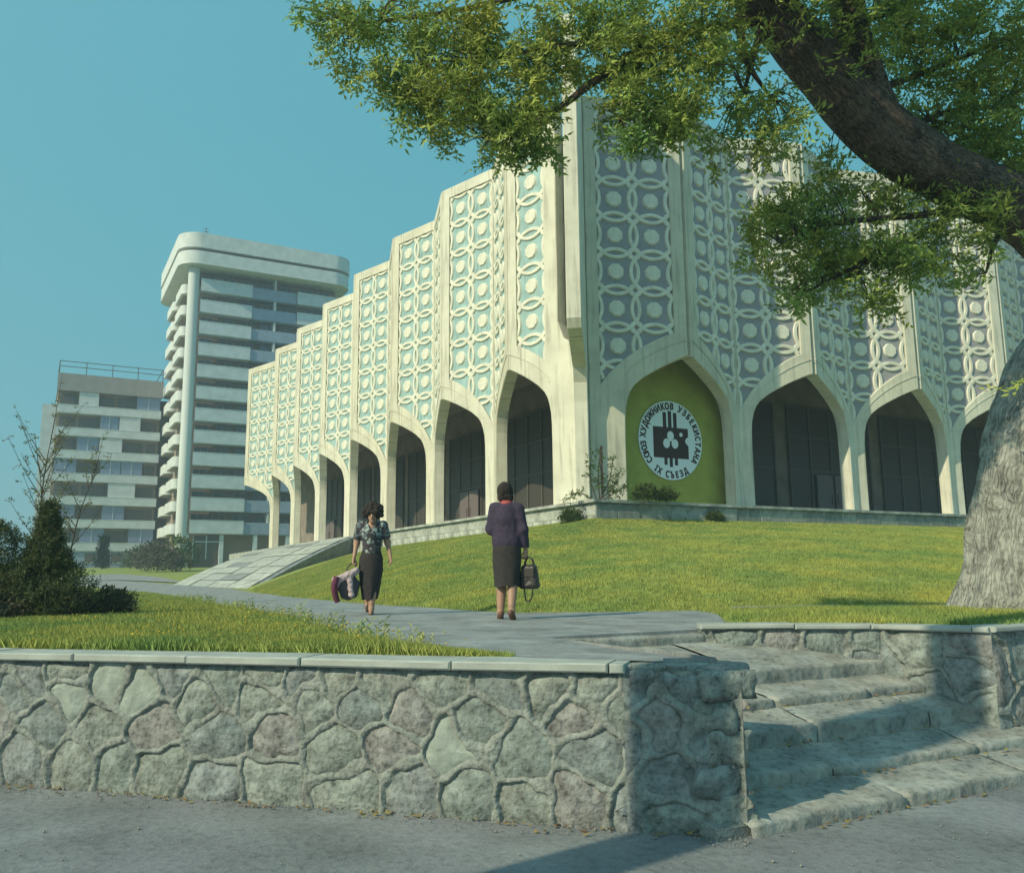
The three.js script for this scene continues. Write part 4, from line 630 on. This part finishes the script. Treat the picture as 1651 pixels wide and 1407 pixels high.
// ---- grass
{
  const blade = (n, h, sp, seed) => { const R = rngOf(seed), pos = [], uv = [], nr = []; for (let i = 0; i < n; i++) { const a = R() * 6.28, r = sp * Math.sqrt(R()), x = r * Math.cos(a), z = r * Math.sin(a), hh = h * (.55 + .75 * R()), t = R() * 6.28, w = .0042 + .003 * R(), lx = (R() - .5) * h * .9, lz = (R() - .5) * h * .9, dx = Math.cos(t) * w, dz = Math.sin(t) * w; pos.push(x - dx, 0, z - dz, x + dx, 0, z + dz, x + lx, hh, z + lz); uv.push(0, 0, 1, 0, .5, 1); const v = V3(-dz, .3 * w, dx).normalize(); for (let k = 0; k < 3; k++) nr.push(v.x, v.y, v.z); } const g = new THREE.BufferGeometry(); g.setAttribute('position', new THREE.Float32BufferAttribute(pos, 3)); g.setAttribute('normal', new THREE.Float32BufferAttribute(nr, 3)); g.setAttribute('uv', new THREE.Float32BufferAttribute(uv, 2)); return g; };
  const gm = new THREE.MeshPhysicalMaterial({ color: new THREE.Color().setRGB(.30, .365, .105), roughness: .8, side: THREE.DoubleSide, transmission: .2, thickness: 0, specularIntensity: .3 });
  const R = rngOf(303), P = [], Q = [], tone = p => { const w = fbm(p.x * .7, p.z * .7, 2, 3), v = .72 + .55 * R(); return [v * (1.05 + 1.0 * w), v * (1 + .45 * w), v * (.95 + .2 * w)]; };
  for (let i = 0; i < 150000; i++) { const u = .06 + .72 * R(), v = Math.pow(R(), 1.5), p = lawnAt(u, v); if (R() < .6 * sstep(.12, .4, fbm(p[0] * .55, p[2] * .55, 6, 4))) continue; P.push({ x: p[0], y: p[1] - .01, z: p[2], rx: 0, ry: R() * 6.28, rz: 0, s: .7 + .6 * R() + v * .35 }); }
  tag(scatter('mown_grass', blade(7, .045, .08, 1), gm, P, scene, tone), 'mown green grass covering the slope below the hall', 'grass');
  // left lawn: from the coping back to the path
  const pathX = (() => { const t = []; for (let i = 0; i <= 200; i++) { const p = nearGrass(i / 200); t.push([-p[1], p[0]]); } t.sort((a, b) => a[0] - b[0]); return z => table(t, -z); })();
  for (let i = 0; i < 210000; i++) { const d = 6.5 + 30 * Math.pow(R(), 2.3), z = -d, hi = pathX(z) + .12 * noise(z * 2, 3) + .03, lo = -d * .66 - .8, x = lerp(lo, hi, R()); if (z > table(backOfWall, x) - .02) continue; const edge = hi - x; if (R() < .55 * sstep(.1, .45, fbm(x * 1.1, z * 1.1, 4, 3) + .5 * sstep(.9, 0, edge))) continue; Q.push({ x, y: H(x, z) - .005, z, rx: 0, ry: R() * 6.28, rz: 0, s: (.7 + .8 * R()) * (d > 12 ? 1.2 : 1) * lerp(.55, 1, sstep(0, .7, edge)), sy: 1 + .7 * Math.max(0, fbm(x * 1.3, z * 1.3, 8, 2)) * 2 }); }
  // strip behind the right wall
  for (let i = 0; i < 16000; i++) { const x = lerp(2.6, 8.5, R()), z = lerp(table(backOfWall, x) - .02, table([[2.6, -12.6], [8.5, -14.8]], x), R()); Q.push({ x, y: H(x, z) - .005, z, rx: 0, ry: R() * 6.28, rz: 0, s: .8 + .7 * R() }); }
  tag(scatter('rough_grass', blade(7, .055, .06, 2), gm, Q, scene, tone), 'rough green grass between the stone wall and the path', 'grass');
  // seedy weeds and small yellow flowers along the path edge
  const Wd = [], Fl = []; for (let i = 0; i < 420; i++) { const t = .015 + .33 * Math.pow(R(), 1.3), p = nearGrass(t), x = p[0] - Math.abs(R() + R() - 1) * .8 + .06, z = p[1] + (R() - .5) * .2; if (z > table(backOfWall, x)) continue; Wd.push({ x, y: H(x, z), z, rx: (R() - .5) * .5, ry: R() * 6.28, rz: (R() - .5) * .5, s: (.35 + .8 * R() * R()) }); }
  for (let i = 0; i < 500; i++) { const z = -(7 + 9 * R()), x = pathX(z) - Math.pow(R(), 1.5) * 3.4; if (z > table(backOfWall, x)) continue; Fl.push({ x, y: H(x, z) + .05 + .09 * R(), z, rx: R(), ry: R() * 6.28, rz: R(), s: .6 + .6 * R() }); }
  tag(scatter('weeds', sprayGeo(7, .2, .09, .018, 9, .1), gm, Wd, scene, tone), 'taller weeds along the near edge of the path', 'weeds');
  const fg = new THREE.SphereGeometry(.011, 6, 4); fg.scale(1, .5, 1); tag(scatter('flowers', flat(fg), plain(.5, .36, .03), Fl, scene), 'tiny yellow flowers in the rough grass', 'flowers');
  // flat kerb stones at the foot of the slope on the right
  const ks = thing('kerb', 'broken row of flat kerb stones in the grass at the foot of the slope', 'kerb'), K = rngOf(66); for (let i = 0; i < 9; i++) { if (i === 4) continue; const t = i / 9, m = part('kerb_stone', rock(.42 + K() * .1, .1, .16, i * 3, .08), M.concrete, ks); const x = lerp(3.3, 7.2, t), z = lerp(-12.75, -13.75, t); m.position.set(x, H(x, z) + .02, z); m.rotation.y = .25 + (K() - .5) * .1; }
}
{ // litter on the pavement and along the foot of the walls
  const R = rngOf(515), P = [], L = []; for (let i = 0; i < 1500; i++) { const near = R() < .6, t = R(), x = near ? lerp(-4.6, 1.4, t) : lerp(-4, 5, t), z = near ? lerp(-7.65, -5.86, clamp((x + 4.6) / 6, 0, 1)) + .03 + .35 * R() * R() : lerp(-6.2, -3.6, R()); if (x > 1.5 && z < -5.85 - (x - 1.5) * .5) continue; P.push({ x, y: .006, z, rx: R() * 3, ry: R() * 6, rz: R() * 3, s: .3 + 1.3 * R() * R() }); }
  for (let i = 0; i < 260; i++) { const k = R(), onStep = R() < .45; let p; if (onStep) { const r = [[4.43, 0], [4.8, .155], [5.2, .325], [5.62, .54]][Math.floor(R() * 4)]; p = AS(lerp(4.2, 7.4, R()), r[0] - .02 - .1 * R() * R(), r[1] + .014); } else { const x = lerp(-4.4, 1.3, k); p = V3(x, .012, lerp(-7.6, -5.9, (x + 4.4) / 5.7) + .03 + .25 * R() * R()); } L.push({ x: p.x, y: p.y, z: p.z, rx: 1.57 + (R() - .5) * .5, ry: R() * 6.28, rz: (R() - .5) * .5, s: .5 + .7 * R() }); }
  const pg = new THREE.IcosahedronGeometry(.007, 0); tag(scatter('gravel', flat(pg), plain(.24, .24, .22), P, scene), 'loose grit on the pavement along the front wall', 'gravel');
  tag(scatter('fallen_leaves', flat(leafGeo(.06, .03)), plain(.24, .17, .05), L, scene, () => { const v = .6 + .8 * R(); return [v, v * (.7 + .5 * R()), v]; }), 'dry fallen leaves along the wall and on the steps', 'leaves');
}
// ---------------------------------------------------------------- people: joints with radii, joined smoothly and meshed
const smin = (a, b, k) => { const h = Math.max(k - Math.abs(a - b), 0) / k; return Math.min(a, b) - h * h * k * .25; };
function bone(a, b, ra, rb) { const ax = a[0], ay = a[1], az = a[2], dx = b[0] - ax, dy = b[1] - ay, dz = b[2] - az, L2 = dx * dx + dy * dy + dz * dz + 1e-9; return (x, y, z) => { const px = x - ax, py = y - ay, pz = z - az, t = clamp((px * dx + py * dy + pz * dz) / L2, 0, 1); return Math.hypot(px - dx * t, py - dy * t, pz - dz * t) - (ra + (rb - ra) * t); }; }
function ball(c, r) { const [rx, ry, rz] = r.length ? r : [r, r, r], m = Math.min(rx, ry, rz); return (x, y, z) => { const X = (x - c[0]) / rx, Y = (y - c[1]) / ry, Z = (z - c[2]) / rz; return (Math.sqrt(X * X + Y * Y + Z * Z) - 1) * m; }; }
const chain = (pts, rad) => pts.slice(1).map((p, i) => bone(pts[i], p, rad[i], rad[i + 1]));
const blend = (list, k) => (x, y, z) => { let d = 1e3; for (const f of list) d = smin(d, f(x, y, z), k); return d; };
const skinMat = plain(.38, .22, .15, .55), hairMat = surface([.025, .018, .016], { amp: .4, grain: .4, size: .2, bump: .004, seed: 90 });
function mesh3(sdf, lo, hi, res) {
  const mc = new MarchingCubes(res, skinMat, false, false, 400000); mc.isolation = 0; const c = [0, 1, 2].map(i => (lo[i] + hi[i]) / 2), h = [0, 1, 2].map(i => (hi[i] - lo[i]) / 2);
  for (let k = 0; k < res; k++) for (let j = 0; j < res; j++) for (let i = 0; i < res; i++) mc.field[(k * res + j) * res + i] = -sdf(c[0] + h[0] * (i / res * 2 - 1), c[1] + h[1] * (j / res * 2 - 1), c[2] + h[2] * (k / res * 2 - 1));
  mc.update(); const n = mc.count, p = new Float32Array(n * 3); for (let i = 0; i < n; i++) for (let a = 0; a < 3; a++) p[i * 3 + a] = c[a] + h[a] * mc.positionArray[i * 3 + a];
  let g = new THREE.BufferGeometry(); g.setAttribute('position', new THREE.BufferAttribute(p, 3)); g = mergeVertices(g, 1e-4); g.computeVertexNormals();
  // keep normals pointing outwards
  const q = g.attributes.position, nn = g.attributes.normal; let out = 0; for (let i = 0; i < q.count; i += 17) { const e = .004; const d = sdf(q.getX(i) + nn.getX(i) * e, q.getY(i) + nn.getY(i) * e, q.getZ(i) + nn.getZ(i) * e); out += d > 0 ? 1 : -1; }
  if (out < 0) { const ix = g.index.array; for (let i = 0; i < ix.length; i += 3) { const t = ix[i]; ix[i] = ix[i + 1]; ix[i + 1] = t; } g.computeVertexNormals(); }
  return g;
}
const vsub = (a, b) => a.map((v, i) => v - b[i]), vadd = (a, b, k = 1) => a.map((v, i) => v + b[i] * k), vnorm = a => { const l = Math.hypot(...a); return a.map(v => v / l); }, vcross = (a, b) => [a[1] * b[2] - a[2] * b[1], a[2] * b[0] - a[0] * b[2], a[0] * b[1] - a[1] * b[0]];
// hand at a wrist: d along the palm, n out of the palm, curl 0..1
function handBones(w, d, n, thumbSide, curl) {
  d = vnorm(d); n = vnorm(n); const s = vcross(d, n).map(v => v * thumbSide), L = [], palm = [];
  const P = (a, b, c) => [0, 1, 2].map(i => w[i] + d[i] * a + s[i] * b + n[i] * c);
  for (const b of [-.028, -.01, .01, .027]) palm.push(bone(P(.0, b * .6, 0), P(.082, b, 0), .017, .0135));
  [[-.03, .052], [-.011, .064], [.010, .070], [.029, .062]].forEach(([b, len]) => { let pos = P(.082, b, 0), ang = curl * .7, pts = [pos]; for (const f of [.45, .32, .23]) { const v = [0, 1, 2].map(i => d[i] * Math.cos(ang) + n[i] * Math.sin(ang)); pos = vadd(pos, v, len * f); pts.push(pos); ang += curl * .9; } L.push(...chain(pts, [.0098, .0092, .0085, .0072])); });
  const tp = [P(.02, .03, .006), P(.05, .052, .012 + curl * .012), P(.075, .056, .02 + curl * .02)]; L.push(...chain(tp, [.0135, .0105, .0085]));
  return { palm, fingers: L };
}
function person(name, label, pos, turn, spec) {
  const o = thing(name, label, 'person', pos, turn), J = spec.joints;
  const hd = J.head, f = spec.face, up = [0, 1, 0], rt = vnorm(vcross(up, f)); const Hd = (r, u, a) => [0, 1, 2].map(i => hd[i] + rt[i] * r + up[i] * u + f[i] * a);
  const bodyList = [...chain([J.hip, J.waist, J.chest], [.125, .105, .12]), bone([J.sL[0] * .6, J.sL[1] - .03, J.sL[2]], [J.sR[0] * .6, J.sR[1] - .03, J.sR[2]], .075, .075), bone(vadd(J.chest, [0, .1, 0]), Hd(0, -.1, -.02), .06, .05),
    ...chain([J.sL, J.eL, J.wL], [.052, .041, .026]), ...chain([J.sR, J.eR, J.wR], [.052, .041, .026]), ...chain([[J.hip[0] + .08, J.hip[1] - .03, J.hip[2]], J.kL, J.aL], [.085, .054, .034]), ...chain([[J.hip[0] - .08, J.hip[1] - .03, J.hip[2]], J.kR, J.aR], [.085, .054, .034]),
    bone(vadd(J.kL, vnorm(vsub(J.aL, J.kL)), .12), vadd(J.aL, [0, .08, 0]), .051, .034), bone(vadd(J.kR, vnorm(vsub(J.aR, J.kR)), .12), vadd(J.aR, [0, .08, 0]), .051, .034),
    bone(J.aL, J.tL, .034, .026), bone(J.aR, J.tR, .034, .026)];
  const headSdf = blend([ball(Hd(0, .025, -.012), [.076, .098, .092]), bone(Hd(0, -.035, .03), Hd(0, -.082, .055), .058, .036), bone(Hd(0, .012, .082), Hd(0, -.022, .104), .010, .016), ball(Hd(.078, -.005, -.01), [.014, .03, .022]), ball(Hd(-.078, -.005, -.01), [.014, .03, .022]), bone(Hd(-.014, -.05, .083), Hd(.014, -.05, .083), .010, .010), bone(Hd(0, -.09, -.015), vadd(J.chest, [0, .13, 0]), .05, .055)], .022);
  const sock = [ball(Hd(.032, .008, .092), .015), ball(Hd(-.032, .008, .092), .015)];
  const hl = handBones(J.wL, spec.handL[0], spec.handL[1], spec.handL[2], spec.handL[3]), hr = handBones(J.wR, spec.handR[0], spec.handR[1], spec.handR[2], spec.handR[3]);
  const body = blend(bodyList, .05), lo = [-.5, -.02, -.5], hi = [.5, 1.75, .5];
  const trunk = mesh3(body, lo, hi, 112);
  const head = mesh3((x, y, z) => Math.max(headSdf(x, y, z), -Math.min(sock[0](x, y, z), sock[1](x, y, z)) - .002), vadd(hd, [-.15, -.22, -.15]), vadd(hd, [.15, .16, .15]), 84);
  const hand = h => { const p = blend(h.palm, .02), g = blend(h.fingers, .004); return (x, y, z) => smin(p(x, y, z), g(x, y, z), .008); };
  const hm = (h, w) => mesh3(hand(h), vadd(w, [-.2, -.2, -.2]), vadd(w, [.2, .2, .2]), 110);
  part('body', join([trunk, head, hm(hl, J.wL), hm(hr, J.wR)].map(g => { if (!g.attributes.uv) g.setAttribute('uv', new THREE.BufferAttribute(new Float32Array(g.attributes.position.count * 2), 2)); return g; })), skinMat, o);
  for (const s of [1, -1]) part('eye', (() => { const g = new THREE.SphereGeometry(.0105, 10, 8), c = Hd(.032 * s, .008, .080); g.translate(...c); return g; })(), plain(.05, .04, .035, .2), o);
  part('mouth', (() => { const g = new THREE.SphereGeometry(.02, 10, 6); g.scale(1, .3, .45); g.rotateY(Math.atan2(f[0], f[2])); g.translate(...Hd(0, -.05, .089)); return g; })(), plain(.28, .07, .06, .5), o);
  part('hair', uvBox(mesh3(spec.hair(Hd), vadd(hd, [-.24, -.26, -.24]), vadd(hd, [.24, .24, .24]), 76), 3), hairMat, o);
  part(spec.topName, uvBox(mesh3(spec.top, [-.5, .75, -.5], [.5, 1.5, .5], 104), 2), spec.topMat, o);
  if (spec.collar) part('collar', uvBox(mesh3(spec.collar[0], vadd(hd, [-.22, -.36, -.22]), vadd(hd, [.22, .02, .22]), 60)), spec.collar[1], o);
  // skirt: one cloth tube with soft folds, hollow below
  const S = spec.skirt, sk = gridGeo(64, 34, (u, v) => { const a = u * Math.PI * 2, y = lerp(S.y0, S.y1, v), rx = table(S.rx, v), rz = table(S.rz, v), ox = table(S.ox, v), oz = table(S.oz, v), fo = 1 + S.fold * v * (.5 * Math.sin(a * 5 + 1) + .35 * Math.sin(a * 9 + v * 2) + .3 * noise(Math.cos(a) * 2, v * 3, Math.sin(a) * 2)); return [ox + Math.cos(a) * rx * fo, y + .012 * Math.sin(a * 2), oz + Math.sin(a) * rz * fo, u * 1.2, v]; });
  part('skirt', sk, S.mat, o);
  for (const [a, t, b] of [[J.aL, J.tL, 'L'], [J.aR, J.tR, 'R']]) { const d = vnorm(vsub(t, a)), heel = vadd(a, d, -.035), dn = vnorm(vcross(vcross(d, [0, 1, 0]), d)); const hb = vadd(heel, dn, -.055); const q = blend([bone(vadd(heel, dn, -.028), vadd(a, d, .07).map((v, i) => v + dn[i] * -.03), .036, .036), bone(vadd(a, d, .07).map((v, i) => v + dn[i] * -.034), vadd(t, dn, -.012), .038, .030), bone(vadd(heel, dn, -.03), hb, .024, .014)], .02), cut = (x, y, z) => Math.max(q(x, y, z), ((x - a[0]) * dn[0] + (y - a[1]) * dn[1] + (z - a[2]) * dn[2]) + .004); part('shoe', mesh3(cut, vadd(a, [-.26, -.2, -.26]), vadd(a, [.26, .14, .26]), 72), spec.shoe, o); }
  return o;
}
const patterned = (() => { const R = rngOf(5), cells = []; for (let i = 0; i < 90; i++) cells.push([R() * 128, R() * 128, 3 + R() * 7, R()]); const t = texture(128, (x, y) => { let c = [.05, .045, .055]; for (const [a, b, r, k] of cells) { const dx = Math.min(Math.abs(x - a), 128 - Math.abs(x - a)), dy = Math.min(Math.abs(y - b), 128 - Math.abs(y - b)); if (dx * dx + dy * dy < r * r) c = k < .4 ? [.30, .36, .34] : k < .7 ? [.12, .15, .17] : [.04, .035, .045]; } return c; }, true); t.repeat.set(1.3, 1.3); return new THREE.MeshStandardMaterial({ map: t, roughness: .9, side: THREE.DoubleSide }); })();
{ // the woman walking away, seen from behind, bag in the right hand
  const g0 = sight(818, 1003, { h: 1.10 }), pos = V3(g0.x, H(g0.x, g0.z) + .02, g0.z);
  const J = { hip: [0, .88, 0], waist: [0, 1.03, .01], chest: [0, 1.22, 0], head: [.035, 1.515, .045], sL: [.148, 1.345, .0], sR: [-.152, 1.335, -.01], eL: [.195, 1.085, .0], wL: [.09, 1.06, .2], eR: [-.205, 1.07, -.03], wR: [-.225, .83, .05], kL: [.075, .48, .08], kR: [-.07, .48, -.02], aL: [.085, .085, .03], aR: [-.075, .10, -.15], tL: [.12, .03, .16], tR: [-.085, .035, -.04] };
  const top = (() => { const t = blend([...chain([[0, .93, 0], J.waist, J.chest, [0, 1.30, -.01]], [.14, .125, .138, .115]), bone([.10, 1.325, -.01], [-.10, 1.315, -.01], .075, .075), bone([.08, .92, 0], [.065, 1.2, 0], .102, .1), bone([-.08, .92, 0], [-.07, 1.2, 0], .102, .1)], .05), sl = blend([...chain([J.sL, J.eL, J.wL], [.068, .062, .05]), ...chain([J.sR, J.eR, J.wR], [.068, .062, .05])], .03); const neck = bone([.0, 1.38, .0], [.02, 1.5, .03], .068, .06); return (x, y, z) => { const w = .007 * noise(x * 16, y * 11, z * 16); let d = smin(t(x, y, z), Math.max(sl(x, y, z), Math.hypot(x - J.wR[0], y - J.wR[1], z - J.wR[2]) < .03 ? .01 : -1), .045) + w; d = Math.max(d, .86 - y); return Math.max(d, -neck(x, y, z)); }; })();
  const lady = person('person', 'woman in a dark purple jacket and long dark skirt seen from behind on the path', pos, Math.PI - .15, {
    joints: J, face: vnorm([.62, -.1, .78]), handL: [[-.3, -.25, .9], [0, -1, -.2], -1, .8], handR: [[-.03, -1, .05], [.9, 0, .25], -1, 1.15],
    hair: Hd => { const q = blend([ball(Hd(0, .045, -.022), [.096, .105, .108]), ball(Hd(.045, -.035, -.035), [.058, .08, .07]), ball(Hd(-.045, -.035, -.035), [.058, .08, .07]), ball(Hd(0, -.05, -.065), [.075, .06, .05])], .03), face = ball(Hd(0, -.045, .125), [.085, .105, .095]); return (x, y, z) => Math.max(q(x, y, z) + .006 * noise(x * 38, y * 24, z * 38) + .004 * noise(x * 90, y * 30, z * 90), -face(x, y, z)); },
    topName: 'jacket', top, topMat: surface([.042, .03, .06], { amp: .25, grain: .35, size: .4, bump: .003, seed: 91 }), collar: [(() => { const a = bone([0, 1.375, -.01], [.015, 1.435, .015], .082, .07), b = bone([0, 1.36, .0], [.02, 1.48, .03], .064, .06); return (x, y, z) => Math.max(a(x, y, z), -b(x, y, z), y - 1.432); })(), plain(.36, .07, .07, .8)],
    skirt: { y0: 1.0, y1: .40, rx: [[0, .14], [.25, .175], [.5, .175], [1, .15]], rz: [[0, .12], [.25, .145], [.6, .145], [1, .16]], ox: [[0, 0], [1, 0]], oz: [[0, .01], [1, .0]], fold: .035, mat: surface([.03, .026, .026], { amp: .2, grain: .3, size: .4, bump: .002, seed: 92 }) },
    shoe: plain(.13, .06, .04, .45),
  });
  lady.scale.setScalar(1.0);
  // the bag hangs from her right hand
  lady.updateMatrixWorld(true); const hw = V3(J.wR[0] - .01, J.wR[1] - .10, J.wR[2] + .012).applyMatrix4(lady.matrixWorld);
  const b = thing('handbag', 'dark leather handbag with a dangling strap held by the woman in the purple jacket', 'bag', V3(hw.x + .03, hw.y - .36, hw.z), Math.PI - .35), leather = plain(.03, .024, .024, .45);
  part('bag_body', mesh3((x, y, z) => { const q = Math.hypot(Math.max(Math.abs(x) - .085 + .03 * y * 4, 0), Math.max(Math.abs(y - .14) - .105, 0), Math.max(Math.abs(z) - .025 - .03 * (.25 - y), 0)) - .04; return q + .006 * noise(x * 20, y * 20, z * 20); }, [-.2, -.06, -.15], [.2, .34, .15], 60), leather, b);
  for (const z of [-.03, .03]) part('handle', tube([V3(-.06, .24, z), V3(-.045, .33, z * .6), V3(0, .375, z * .2), V3(.045, .33, z * .6), V3(.06, .24, z)], [.008, .008], 7), leather, b);
  part('strap', tube([V3(-.07, .2, -.05), V3(-.065, .02, -.06), V3(-.03, -.135, -.05), V3(.02, -.15, -.05), V3(.045, -.02, -.055), V3(.05, .18, -.05)], [.0095, .0095], 7), leather, b);
  part('flap', mesh3((x, y, z) => { const q = Math.hypot(Math.max(Math.abs(x) - .075, 0), Math.max(Math.abs(y - .19) - .05, 0), Math.max(Math.abs(z + .068) - .004, 0)) - .006; return q; }, [-.12, .1, -.12], [.12, .28, -.02], 40), plain(.045, .035, .032, .4), b);
}
{ // the woman walking towards the camera with her things on her arm
  const g0 = sight(597, 996, { h: 1.10 }), pos = V3(g0.x, H(g0.x, g0.z) + .02, g0.z);
  const J = { hip: [0, .86, 0], waist: [0, 1.0, 0], chest: [0, 1.19, .01], head: [.01, 1.465, .05], sL: [.165, 1.315, 0], sR: [-.165, 1.31, 0], eL: [.235, 1.07, -.05], wL: [.285, .85, .03], eR: [-.225, 1.06, -.06], wR: [-.255, .83, .06], kL: [.04, .47, .045], kR: [-.06, .46, .0], aL: [.015, .09, .1], aR: [-.06, .19, -.27], tL: [.01, .03, .23], tR: [-.06, .06, -.19] };
  const top = (() => { const t = blend([...chain([[0, .93, 0], J.waist, J.chest, [0, 1.28, 0]], [.135, .125, .145, .12]), bone([.11, 1.295, 0], [-.11, 1.29, 0], .078, .078)], .05), dirL = vnorm(vsub(J.eL, J.sL)), dirR = vnorm(vsub(J.eR, J.sR)), sl = blend([bone(J.sL, vadd(J.sL, dirL, .2), .08, .07), bone(J.sR, vadd(J.sR, dirR, .2), .08, .07)], .02), neck = bone([0, 1.33, .05], [0, 1.45, .06], .072, .06), vcut = bone([0, 1.27, .14], [0, 1.36, .12], .03, .06); const cut = (x, y, z) => Math.max((x - J.sL[0]) * dirL[0] + (y - J.sL[1]) * dirL[1] + (z - J.sL[2]) * dirL[2] - .2, -(-1)); return (x, y, z) => { const aL = (x - J.sL[0]) * dirL[0] + (y - J.sL[1]) * dirL[1] + (z - J.sL[2]) * dirL[2] - .2, aR = (x - J.sR[0]) * dirR[0] + (y - J.sR[1]) * dirR[1] + (z - J.sR[2]) * dirR[2] - .2; let s = sl(x, y, z); if (x > 0) s = Math.max(s, aL); else s = Math.max(s, aR); let d = smin(t(x, y, z), s, .04) + .006 * noise(x * 17, y * 12, z * 17); d = Math.max(d, .9 - y); return Math.max(d, -neck(x, y, z), -vcut(x, y, z)); }; })();
  const curls = (() => { const R = rngOf(8), l = []; for (let i = 0; i < 60; i++) { const a = R() * 6.283, u = R() * 1.5 - .38, r = Math.sqrt(Math.max(0, 1 - u * u)); l.push([Math.cos(a) * r * .14, .05 + u * .135, Math.sin(a) * r * .125 - .04, .026 + R() * .022]); } return l; })();
  const lady = person('person', 'woman with bushy dark hair, patterned blouse and long dark skirt walking forward', pos, .12, {
    joints: J, face: vnorm([-.1, -.12, 1]), handL: [[.12, -1, .2], [-.9, 0, .2], 1, .45], handR: [[-.05, -1, .25], [.9, 0, .2], -1, 1.1],
    hair: Hd => { const core = [ball(Hd(0, .055, -.035), [.13, .125, .125])], q = blend([...core, ...curls.map(([x, y, z, r]) => ball(Hd(x, y, z), r))], .016), face = ball(Hd(0, -.05, .12), [.07, .095, .09]); return (x, y, z) => Math.max(q(x, y, z) + .004 * noise(x * 70, y * 70, z * 70), -face(x, y, z)); },
    topName: 'blouse', top, topMat: patterned,
    skirt: { y0: .985, y1: .23, rx: [[0, .125], [.2, .175], [.45, .18], [.75, .15], [1, .115]], rz: [[0, .105], [.2, .14], [.5, .16], [1, .175]], ox: [[0, 0], [1, -.015]], oz: [[0, 0], [1, -.02]], fold: .05, mat: surface([.028, .024, .026], { amp: .2, grain: .3, size: .4, bump: .002, seed: 93 }) },
    shoe: plain(.14, .07, .05, .45),
  });
  lady.scale.setScalar(.93); lady.updateMatrixWorld(true); const hw = V3(J.wR[0] - .005, J.wR[1] - .10, J.wR[2] + .03).applyMatrix4(lady.matrixWorld);
  const b = thing('shopping_bag', 'full cloth bag with a pale jacket over it held by the woman walking forward', 'bag', V3(hw.x - .06, hw.y - .44, hw.z + .01), .3);
  part('bag_body', mesh3((x, y, z) => ball([0, .15, 0], [.15, .17, .09])(x, y, z) + .02 * noise(x * 11, y * 9, z * 11), [-.25, -.08, -.18], [.25, .38, .18], 64), surface([.09, .085, .10], { amp: .4, grain: .3, size: .3, seed: 94 }), b);
  part('handle', join([tube([V3(-.06, .27, 0), V3(0, .43, 0), V3(.07, .46, -.01), V3(.10, .4, 0), V3(.08, .27, 0)], [.009, .009], 7)]), plain(.05, .03, .035, .6), b);
  part('jacket', mesh3((x, y, z) => { const a = blend([bone([-.17, .23, .06], [.1, .36, .06], .05, .045), bone([-.18, .22, .04], [-.19, .06, .05], .05, .03), bone([.0, .3, .08], [.03, .03, .11], .04, .035)], .04); return a(x, y, z) + .014 * noise(x * 22, y * 22, z * 22); }, [-.32, -.06, -.15], [.28, .48, .25], 70), surface([.42, .36, .37], { amp: .3, grain: .2, size: .3, seed: 95, tint: [1.2, 1, 1.05] }), b);
  part('sleeve', tube([V3(-.17, .28, .1), V3(-.2, .17, .11), V3(-.18, .02, .09), V3(-.15, -.06, .08)], [.04, .045, .04, .035], 10, .2, 4), plain(.13, .03, .06, .85), b);
}
{ // what throws the long shadow across the pavement: a lamp post to the left, just outside the picture
  const L = V3(-4.82, 0, -1.15), p = thing('lamp_post', 'thick concrete lamp post standing on the pavement just left of the view', 'lamp post', L);
  part('shaft', tube([V3(0, -.05, 0), V3(0, 3, 0), V3(0, 7, 0), V3(0, 11.2, 0)], [.29, .27, .25, .22], 16), M.concrete, p); part('arm', tube([V3(0, 11, 0), V3(-.3, 11.6, .3), V3(-1.3, 11.8, 1.2)], [.07, .06, .05], 8), M.steel, p); part('lamp_head', bevelBox(.3, .14, .6, .03, -1.4, 11.75, 1.3), M.steel, p);
}
camera.far = 3000; camera.updateProjectionMatrix();
renderer.render(scene, camera);
